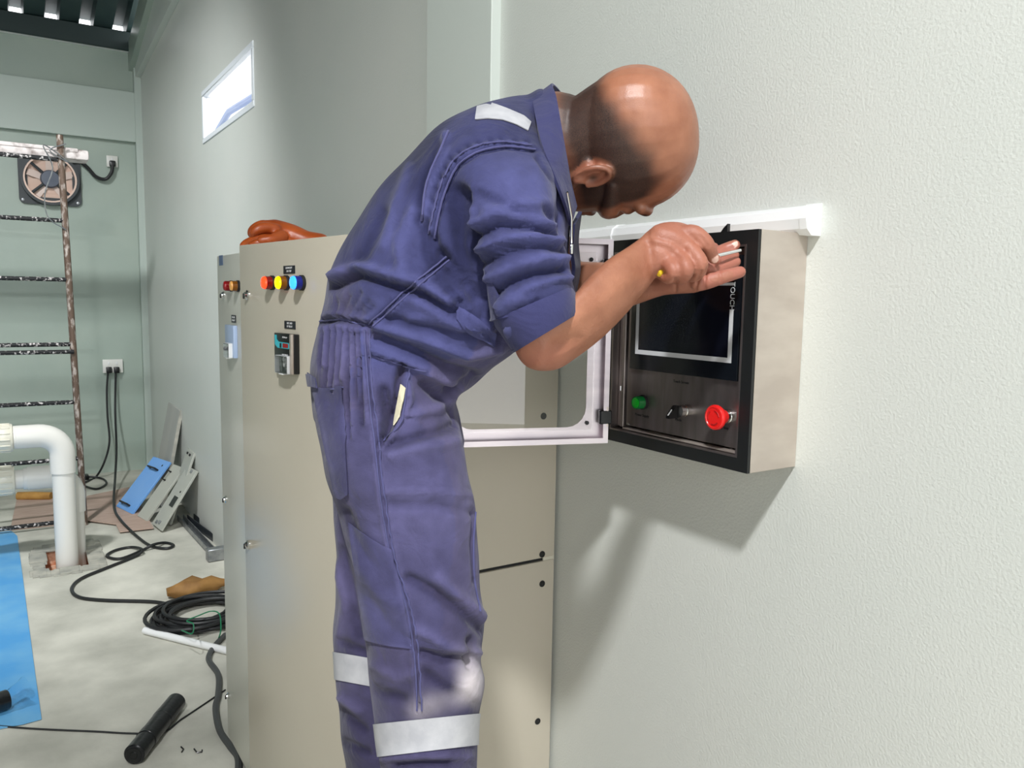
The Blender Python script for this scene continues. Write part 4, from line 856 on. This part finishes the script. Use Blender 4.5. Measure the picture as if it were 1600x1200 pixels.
for sx in (-1, 1):
    for sz in (-1, 1): obj('bolt', MB().lathe(fo(.03) + X_*sx*fw*.44 + Z_*sz*fw*.40, O_, [(0, .012), (.006, .012), (.008, .005)], 8), M['galv'], fan)
def socket(u0, v0, u1, v1, label, gangs):
    a, c = ony(u0, v0, yw), ony(u1, v1, yw); cc = (a+c)/2; w_, h_ = abs(c.x-a.x), abs(a.z-c.z)
    s = thing('wall_socket', cc, label, 'socket'); obj('back_box', MB().box((cc.x-w_/2, yw-.028, cc.z-h_/2), (cc.x+w_/2, yw, cc.z+h_/2), .004, 2), M['socket'], s)
    obj('face_plate', MB().box((cc.x-w_/2-.003, yw-.036, cc.z-h_/2-.003), (cc.x+w_/2+.003, yw-.0285, cc.z+h_/2+.003), .003, 2), M['socket'], s)
    for k in range(gangs):
        px_ = cc.x + (k-(gangs-1)/2)*w_*.42; obj('switch', MB().box((px_-.006, yw-.040, cc.z+h_*.12), (px_+.006, yw-.035, cc.z+h_*.34), .002, 1), M['white_trim'], s)
    return cc, w_, h_
cc, w_, h_ = socket(166, 244, 183, 262, 'single white wall socket beside the exhaust fan', 1)
pts = [ony(176, 258, yw-.07), ony(174, 270, yw-.07), ony(165, 280, yw-.06), ony(150, 276, yw-.06), ony(137, 262, yw-.06), ony(124, 252, yw-.06), ony(113, 253, yw-.05)]
fc = obj('fan_cord', MB().tube(spline(pts, 6), .014, 8), M['cable']); tag(fc, 'short thick black cord looping from the fan to the single socket', 'cord')
obj('plug', MB().box((pts[0].x-.022, yw-.08, pts[0].z-.01), (pts[0].x+.022, yw-.041, pts[0].z+.035), .006, 2), M['black'], fc)
cc, w_, h_ = socket(160, 562, 191, 581, 'double white wall socket low on the far wall with two black plugs', 2)
def cable(name, pts, r, m, label, cat='cable', n=8, sub=6, group=None):
    o = obj(name, MB().tube(spline(pts, sub), r, n), m); tag(o, label, cat, group); return o
G = lambda u, v, z: onz(u, v, z)
g = .009
k1 = cable('extension_cable', [ony(169, 578, yw-.06), ony(167, 610, yw-.07), ony(168, 650, yw-.10), ony(171, 690, yw-.15), ony(163, 722, yw-.25), G(150, 745, g), G(134, 753, .012), G(128, 757, g), G(150, 764, g), G(166, 756, g), G(160, 748, g), G(140, 745, g*2.5), G(122, 748, g)], .008, M['cable'], 'black cable hanging from the double socket, curled behind the scaffold pole')
obj('plug', MB().box((ony(169,578,yw).x-.02, yw-.085, ony(169,578,yw).z-.02), (ony(169,578,yw).x+.02, yw-.041, ony(169,578,yw).z+.03), .005, 2), M['black'], k1)
obj('cable_reel_plug', MB().box(tuple(G(128,750,0) + Vector((-.09,-.03,0))), tuple(G(128,750,0) + Vector((.05,.05,.04))), .008, 2), M['black'], k1)
coil_c = onz(308, 966)
k2p = [ony(181, 578, yw-.06), ony(180, 640, yw-.12), ony(182, 700, yw-.35), ony(180, 745, yw-.7), G(178, 790, .03), G(188, 812, .03), G(214, 838, .012), G(236, 853, g), G(260, 857, g), G(271, 852, g), G(258, 848, g), G(240, 851, g*3), G(222, 860, g), G(188, 873, g), G(167, 869, g), G(180, 860, g), G(206, 855, g), G(222, 859, g*3), G(212, 869, g), G(170, 886, g), G(127, 904, g), G(112, 920, g), G(124, 933, g), G(165, 938, g), G(235, 940, g), G(270, 945, g)]
k2 = cable('extension_cable', k2p, .0085, M['cable'], 'long black cable running from the double socket across the floor to the coil')
obj('plug', MB().box((ony(181,578,yw).x-.02, yw-.085, ony(181,578,yw).z-.02), (ony(181,578,yw).x+.02, yw-.041, ony(181,578,yw).z+.03), .005, 2), M['black'], k2)
pts = []
for k in range(11*16):
    t = k/16*2*math.pi; lp = k//16; rx = .20 - .012*(lp % 5) + .012*math.sin(lp*2.1); off = Vector((.035*math.sin(lp*1.7), .035*math.cos(lp*2.3), 0))
    pts.append(Vector((coil_c.x+.02, coil_c.y, .010 + .0075*(lp % 6) + .003*math.sin(t*1.3))) + off + Vector((rx*math.cos(t), rx*.92*math.sin(t), 0)))
cable('cable_coil', pts, .0088, M['cable'], 'thick coil of black cable lying on the floor by the cabinets', 'cable', 8, 2)
pts = [G(284, 985, .09), G(300, 990, .10), G(302, 975, .10), G(292, 970, .10), G(310, 962, .10), G(330, 955, .10), G(343, 960, .10), G(345, 985, .06), G(341, 1000, .004), G(350, 992, .004)]
cable('green_wire', pts, .0028, M['wireg'], 'loose thin green wire tangled on top of the cable coil', 'wire', 6)
cable('conduit_length', [G(226, 985, .016), G(290, 1001, .016), G(360, 1018, .016)], .0155, M['white_trim'], 'white plastic conduit length on the floor in front of the cable coil', 'conduit', 12)
cable('power_cable', [G(352, 992, .012), G(335, 1010, .012), G(326, 1030, .012), G(341, 1054, .012), G(341, 1085, .012), G(337, 1106, .012), G(343, 1140, .012), G(359, 1165, .012), G(372, 1184, .012), G(372, 1215, .012)], .0115, M['cableg'], 'thick dark grey cable snaking along the foot of the cabinets')
cable('thin_wire', [G(-40, 1131, .004), G(30, 1137, .004), G(80, 1140, .004), G(150, 1143, .004), G(206, 1146, .004), G(255, 1144, .004), G(282, 1125, .004), G(315, 1103, .004), G(352, 1078, .004)], .0032, M['cable'], 'thin dark wire lying across the floor past the black tube', 'wire', 6)
# brown bag behind the coil
bg_ = MB(); c = onz(326, 938); rngs = []
for k in range(9):
    t = k/8; r_ = .014 + .036*math.sin(math.pi*min(t*1.15+.05, 1)); ring_ = []
    for j in range(14):
        a = 2*math.pi*j/14; q_ = r_*(1 + .25*math.sin(3*a+k*1.9) + .12*math.sin(5*a-k)); ring_.append(Vector((c.x-.17+.34*t, c.y+.12 + q_*1.3*math.cos(a), max(.003, .034 + q_*.9*math.sin(a)))))
    rngs.append(ring_)
bg_.rings(rngs); o = obj('paper_bag', bg_, M['bag'], None, 80); tag(o, 'crumpled brown paper bag half hidden behind the cable coil', 'bag')
# blue tarp, black rolls
tp = [G(-420, 842, .003), G(-60, 837, .003), G(18, 830, .003), G(27, 838, .003), G(36, 905, .003), G(46, 985, .003), G(56, 1060, .003), G(65, 1124, .003), G(36, 1132, .003), G(-10, 1141, .003), G(-420, 1190, .003)]
o = obj('tarpaulin', MB().prism(tp, (0, 0, .003)), M['tarp'], None, None); tag(o, 'bright blue plastic sheet spread on the concrete floor at the left', 'tarpaulin')
a, c = onz(209, 1180, .034), onz(276, 1096, .034)
tb = thing('black_tube', (a+c)/2 - Vector((0,0,.034)), 'black plastic wrapped tube lying diagonally on the bare floor', 'tube')
d = (c-a).normalized(); L_ = (c-a).length
obj('wrapping', MB().lathe(a, d, [(0, .030), (.004, .0335), (L_*.3, .0325), (L_*.6, .034), (L_-.004, .0335), (L_, .030)], 24), M['tubewrap'], tb)
obj('end_core', MB().lathe(a, -d, [(-.002, .026), (.002, .024), (.0005, .012), (.003, .010), (.003, 0)], 20), M['black'], tb)
for t in (.25, .62): obj('tape_ring', MB().lathe(a + d*L_*t, d, [(0, .0338), (.001, .0348), (.035, .0348), (.036, .0338)], 24, False), M['tubewrap'], tb)
a, c = onz(-70, 1120, .042), onz(13, 1092, .042); d = (c-a).normalized(); L_ = (c-a).length
rl = thing('black_roll', (a+c)/2 - Vector((0,0,.036)), 'black roll with loose clear film lying on the blue sheet', 'roll')
obj('wrapping', MB().lathe(a, d, [(0, .032), (.004, .035), (L_-.004, .035), (L_, .032)], 24), M['tubewrap'], rl)
b = MB(); R_f = []
for k in range(5):
    q_ = .034 + .006*k; R_f.append([c + d*(.014*k) + Vector((0, 0, 1))*q_*(.9*math.sin(t) + .012*k*4) + d.cross(Vector((0, 0, 1)))*q_*.8*math.cos(t)*(1+.2*math.sin(4*t+k)) for t in np.linspace(.2, 2.6, 12)])
Vv = [[b.b.verts.new(p) for p in r_] for r_ in R_f]
for r0, r1 in zip(Vv, Vv[1:]):
    for i in range(11): b.b.faces.new([r0[i], r0[i+1], r1[i+1], r1[i]])
obj('clear_film', b, M['film'], rl)
for k, (u, v) in enumerate(((284, 1175), (308, 1176))):
    p = G(u, v, .003); o = obj('wire_scrap', MB().tube([p, p + Vector((.008, .014, 0)), p + Vector((.003, .030, .002))] if k == 0 else [p + Vector((-.004, .028, 0)), p, p + Vector((.014, -.003, 0)), p + Vector((.016, .003, .003))], .0026, 6), M['black'])
    tag(o, ['short straight black wire scrap on the floor right of the black tube', 'small hooked black wire scrap on the floor by the cabinet'][k], 'scrap')
# cardboard on the floor
def sheet(px, z, th, m, label, name='cardboard_sheet'):
    o = obj(name, MB().prism([G(u, v, z) for u, v in px], (0, 0, th)), m, None, None); tag(o, label, 'cardboard'); return o
sheet([(16, 829), (28, 772), (134, 768), (128, 817)], .002, .006, M['card'], 'pinkish corrugated cardboard sheet left, partly behind the white pipe')
sheet([(120, 812), (136, 776), (202, 762), (226, 800), (240, 826), (187, 832), (181, 820)], .010, .006, M['card'], 'pinkish corrugated cardboard sheet under the leaning panels')
p0, p1 = G(28, 775, .03), G(80, 775, .03)
o = obj('cardboard_roll', MB().tube([p0, p0.lerp(p1, .5), p1], [.030, .032, .028], 12), M['card2']); tag(o, 'brown rolled up cardboard lying behind the white pipe', 'cardboard')
# white pvc pipework rising out of the pit
def pipework(cx, cy, zax, r, xend, label, unions, cz):
    t = thing('pvc_pipe', (cx, cy, 0), label, 'pipe'); rb = r*2.0
    obj('riser', MB().tube([(cx, cy, -.44), (cx, cy, zax-rb)], r, 28), M['pvc'], t)
    pts = [Vector((cx, cy, zax-rb-.10)), Vector((cx, cy, zax-rb))] + [Vector((cx - rb + rb*math.cos(a), cy, zax - rb + rb*math.sin(a))) for a in np.linspace(.1, math.pi/2, 10)] + [Vector((cx-rb-.10, cy, zax))]
    obj('elbow', MB().tube(pts, r*1.13, 28), M['pvc'], t)
    obj('horizontal_pipe', MB().tube([(cx-rb-.09, cy, zax), (xend, cy, zax)], r*.93, 28), M['pvc'], t)
    for x0, x1, k, m_ in unions:
        u_ = obj('union_fitting', MB().lathe((x0, cy, zax), (-1, 0, 0), [(0, r*k*.96), (.006, r*k), (x0-x1-.006, r*k), (x0-x1, r*k*.96)], 28), M[m_], t)
        if k > 1.25:
            for j in range(14):
                a = 2*math.pi*j/14; obj('grip_rib', MB().obox(Vector((x0-.012, cy + r*k*math.cos(a)-.004, zax + r*k*math.sin(a)-.004)), Vector((-(x0-x1-.024), 0, 0)), Vector((0, .008, 0)), Vector((0, 0, .008)), .002, 1), M[m_], u_)
    return t
py_ = 4.93; xp = lambda u, v=685: ony(u, v, py_).x
zax = ony(60, 681, py_).z
pipework((xp(81, 760)+xp(118.5, 760))/2, py_, zax, (xp(118.5,760)-xp(81,760))/2*.97, -1.4, 'upper white pipe bending down into the pit in the floor', [(xp(44), xp(29), 1.05, 'pvc'), (xp(27), xp(20), 1.12, 'pvc'), (xp(20), xp(-6), 1.33, 'pvc2'), (xp(-6), xp(-22), 1.1, 'pvc')], 0)
py2 = 5.11; xp2 = lambda u, v=750: ony(u, v, py2).x; r2 = .058
pipework(xp2(112), py2, ony(50, 747, py2).z, r2, -1.4, 'lower white pipe with union fitting behind the upper one', [(xp2(58), xp2(36), 1.05, 'pvc'), (xp2(23), xp2(-8), 1.36, 'pvc2'), (xp2(-8), xp2(-24), 1.1, 'pvc')], 0)
# scaffold frame and its plank
ys = 5.70
sc = thing('scaffold_frame', (.34, ys, 0), 'paint spotted steel scaffold frame with rungs before the far wall', 'scaffold')
f0, f1 = onz(133, 822), ony(93, 211, ys); f1 = Vector((f1.x, ys, f1.z)); f0 = Vector((f0.x, ys, 0))
pole = lambda z: f0.lerp(f1, z/f1.z)
XLs = -1.05
obj('pole', MB().tube([f0, f0.lerp(f1, .5), f1], .0195, 12), M['scaf'], sc)
obj('pole', MB().tube([Vector((XLs, ys, 0)), Vector((XLs-.03, ys, f1.z))], .0235, 12), M['scaf'], sc)
for u, v, m_ in ((97, 250, 'scafd'), (101, 345, 'scafd'), (107, 437, 'scafd'), (111, 538, 'scafd'), (112, 549, 'scafd'), (118, 628, 'scafd'), (124, 716, 'scafd'), (132, 811, 'scafd')):
    z = ony(u, v, ys).z; dy = -.03 if v == 549 else 0
    obj('rung', MB().tube([pole(z) + Vector((0, dy, 0)), Vector((XLs-.01, ys+dy, z))], .0135, 10), M[m_], sc)
zr = ony(97, 250, ys).z + .015
pl = thing('plank', (0, ys+.05, zr), 'white paint spattered plank resting on the top rung of the scaffold', 'plank')
xe = ony(140, 240, ys).x; b = MB().box((XLs-.4, ys+.026, zr), (xe, ys+.20, zr+.064), .016, 2); obj('board', b, M['plank'], pl)
obj('paint_crust', MB().box((XLs-.4, ys+.018, zr+.042), (xe-.06, ys+.06, zr+.067), .008, 2), M['plank'], pl)
b = MB(); zp_ = zr+.03
tw = obj('tie_wire', MB().tube(spline([pole(zp_+.05) + Vector((.03,-.03,0)), pole(zp_) + Vector((-.06,-.035,0)), pole(zp_-.06) + Vector((.04,-.03,0)), pole(zp_+.03) + Vector((-.09,-.03,0)), pole(zp_-.10) + Vector((-.05,-.03,0)), pole(zp_-.26) + Vector((-.10,-.03,0)), pole(zp_-.40) + Vector((-.09,-.03,0)), pole(zp_-.47) + Vector((0,-.03,0))], 6), .004, 6), M['galv'])
tag(tw, 'pale tie wire wound round the scaffold pole at the plank', 'wire')
# panels leaning on the right wall
def lean(name, p1, p2, top, th, m, label, cat='panel'):
    """rectangular sheet standing on its lower edge p1-p2 with its upper corner on the line of sight through 'top'"""
    e = (p2-p1); c = Vector(CAM); r = Vector(ray(*top)); t = (p2-c).dot(e)/r.dot(e); q = c + r*t
    if q.x > XW-.012: q = p2 + (q-p2)*((XW-.012-p2.x)/(q.x-p2.x))
    hgt = q-p2; n = e.cross(hgt).normalized()
    if n.dot(c-p1) < 0: n = -n
    t_ = thing(name, (p1+p2)/2, label, cat); obj('sheet', MB().obox(p1 - n*th, e, hgt, n*th, .002, 1), m, t_)
    F = lambda s, z, d=0: p1 + e*s + hgt*z + n*d
    return t_, F, n, e.normalized(), hgt.normalized(), e.length, hgt.length
def grip(F, n, s0, s1, z, dz, par, m):
    A_, B2 = F(s0, z), F(s1, z); up = (F(s0, z+dz)-A_); obj('handle', MB().tube([A_, A_ + n*.03, A_ + n*.034 + up*.06, A_ + up*.94 + n*.034, A_ + up + n*.03, A_ + up], .006, 8), m, par)
def lean_wall(name, dx_, q, wid, th, m, label):
    p2 = Vector((q.x-dx_, q.y, .012)); hgt = q-p2; e = Vector((0, 1, 0))
    p1 = p2 + e*wid; e_ = p2-p1; n = e_.cross(hgt).normalized()
    if n.dot(Vector(CAM)-p1) < 0: n = -n
    t_ = thing(name, (p1+p2)/2, label, 'panel'); obj('sheet', MB().obox(p1 - n*th, e_, hgt, n*th, .002, 1), m, t_)
    return t_, (lambda s, z, d=0: p1 + e_*s + hgt*z + n*d), n
t, F, n = lean_wall('panel', .135, onx(281, 641, XW-.010), .47, .022, M['panelg'], 'tall grey board leaning on the right wall near the corner')
obj('edge_strip', MB().obox(F(1.001, 0, .0), (F(1.012, 0)-F(1, 0)), (F(1, 1)-F(1, 0)), F(1, 0, .0)-F(1, 0, .022)), M['mortar'], t)
t, F, n = lean_wall('panel', .16, onx(303, 708, XW-.008), .22, .015, M['panel'], 'small beige sheet at the back of the leaning panels')
for s_ in (.25, .6): obj('bracket', MB().obox(F(s_, .93), F(s_+.1, .93)-F(s_, .93), F(s_, .96)-F(s_, .93), n*.008, .001, 1), M['ink'], t)
t, F, n, e, hh, ew, hl = lean('panel', onz(181, 791, .018), onz(206, 803, .018), (266, 722), .015, M['panelb'], 'blue filmed steel cover panel with two black handles')
for s, z in ((.30, .80), (.22, .10)): A_ = F(s, z); obj('handle', MB().tube([A_, A_ + n*.028, A_ + n*.028 + e*ew*.42, A_ + e*ew*.42], .0065, 8), M['cable'], t)
obj('hole', MB().lathe(F(.75, .90), n, [(-.0005, .008), (.0008, .008), (.0008, 0)], 10), M['ink'], t)
t, F, n, e, hh, ew, hl = lean('panel', onz(214, 806, .018), onz(229, 814, .018), (287, 731), .015, M['panel'], 'beige steel cover with one black handle beside the blue panel')
A_ = F(.25, .70); obj('handle', MB().tube([A_, A_ + n*.028, A_ + n*.028 + hh*hl*.16, A_ + hh*hl*.16], .0065, 8), M['cable'], t)
t, F, n, e, hh, ew, hl = lean('panel', onz(237, 818, .018), onz(251, 829, .018), (313, 727), .015, M['panel'], 'beige steel cover with a dark cut-out nearest the viewer')
obj('cut_out', MB().obox(F(.45, .36, .0002), e*ew*.38, hh*hl*.17, n*.001), M['black'], t, None)
for s, z in ((.3, .04), (.55, .06), (.35, .93), (.6, .93)): obj('bracket', MB().obox(F(s, z, 0), e*.018, hh*.022, n*.008, .001, 1), M['galv'], t)
obj('marker', MB().obox(F(.7, .60, 0), e*.012, hh*.012, n*.003), M['ink'], t)
# steel lengths on the floor along the wall
def bar(name, uv0, uv1, w_, h_, m, label, z=.002):
    a, c = onz(*uv0, z), onz(*uv1, z); d = c-a; s = Vector((d.y, -d.x, 0)).normalized()
    b = MB().obox(a - s*w_/2, d, s*w_, Vector((0, 0, .004))).obox(a - s*w_/2, d, s*.004, Vector((0, 0, h_))).obox(a + s*(w_/2-.004), d, s*.004, Vector((0, 0, h_)))
    o = obj(name, b, m, None, 30); tag(o, label, 'steel bar'); return o, c, s, d.normalized()
o, c, s, d = bar('steel_channel', (282, 812), (337, 872), .04, .035, M['galv'], 'galvanised steel channel with square end foot on the floor by the wall')
obj('end_foot', MB().obox(c - s*.055, d*.06, s*.11, Vector((0, 0, .07)), .004, 1), M['galv'], o)
bar('steel_channel', (298, 815), (347, 852), .045, .05, M['dsteel'], 'dark steel channel on the floor right of the galvanised channel')
o, c, s, d = bar('steel_channel', (306, 808), (352, 843), .03, .03, M['wood'], 'rusty brown steel strip on the floor against the right wall')
# rubber gloves and scraps on top of the near cabinet
def glove(name, fingers, label):
    b = MB()
    for L in fingers: chain_px(b, L, n=14)
    m = remesh(b, .004, 4, name); o = obj(name, m, M['glove']); tag(o, label, 'glove', None); return o
gd = 2.10
glove('rubber_glove', [[(500,382,gd,.030),(478,378,gd,.030),(455,370,gd,.034),(430,364,gd,.036),(412,362,gd,.030)], [(425,354,gd,.016),(410,353,gd-.02,.016),(398,358,gd-.03,.014),(394,365,gd-.03,.013),(400,369,gd-.03,.012)], [(430,358,gd-.04,.016),(412,356,gd-.06,.015),(399,361,gd-.07,.013),(396,367,gd-.06,.012)], [(425,362,gd+.05,.016),(405,360,gd+.05,.014),(396,366,gd+.05,.012)], [(440,370,gd-.05,.018),(425,374,gd-.08,.014),(408,376,gd-.09,.012)]],
      'orange brown rubber glove lying uppermost on the nearer cabinet')
glove('rubber_glove', [[(460,383,gd-.02,.020),(430,380,gd-.04,.024),(412,377,gd-.04,.024)], [(415,373,gd-.06,.013),(398,375,gd-.06,.012),(385,380,gd-.05,.011),(380,384,gd-.05,.010)], [(418,378,gd-.08,.013),(402,380,gd-.09,.011),(392,384,gd-.09,.010)], [(415,371,gd,.012),(400,373,gd,.011),(390,378,gd,.010)]],
      'orange brown rubber glove underneath with its fingers over the cabinet edge')
p = Vector((XFR+.10, onx(520, 369, XFR+.10).y, ZT))
o = obj('packet', MB().obox(p, Vector((.02, -.16, 0)), Vector((.05, .01, 0)), Vector((0, 0, .010)), .003, 1), M['white_trim']); tag(o, 'flat white packet on top of the nearer cabinet', 'packet')
o = obj('cable_tie', MB().tube(spline([p + Vector((-.01,.07,.006)), p + Vector((.01,.03,.012)), p + Vector((-.01,-.01,.006)), p + Vector((0,-.06,.008))], 5), .003, 6), M['wireg']); tag(o, 'thin green cable tie beside the white packet on the cabinet', 'cable tie')
# steel roof frame of the neighbouring shed beyond the window
tr_ = thing('roof_truss', (XW+2.0, 5.2, 0), 'pale steel roof truss seen outside through the high window', 'truss')
a, c = onx(358, 175, XW+2), onx(399, 150, XW+2); a2, c2 = onx(352, 178, XW+2), onx(380, 182, XW+2)
obj('top_chord', MB().tube([Vector((XW+2, a.y+2.5, a.z-.5)), a, c, Vector((XW+2, c.y-2.0, c.z+.6))], .05, 8), M['truss'], tr_)
obj('bottom_chord', MB().tube([Vector((XW+2, a.y+2.5, a2.z-.35)), Vector((XW+2, c.y-2, a2.z-.3))], .05, 8), M['truss'], tr_)
obj('web', MB().tube([Vector((XW+2, c.y, a2.z-.3)), c], .04, 8), M['truss'], tr_)
obj('web', MB().tube([Vector((XW+2, c.y, a2.z-.3)), Vector((XW+2, a.y+1, a.z-.15))], .04, 8), M['truss'], tr_)
obj('post', MB().tube([Vector((XW+2, a.y+2.4, 0)), Vector((XW+2, a.y+2.4, a.z-.4))], .07, 8), M['truss'], tr_)
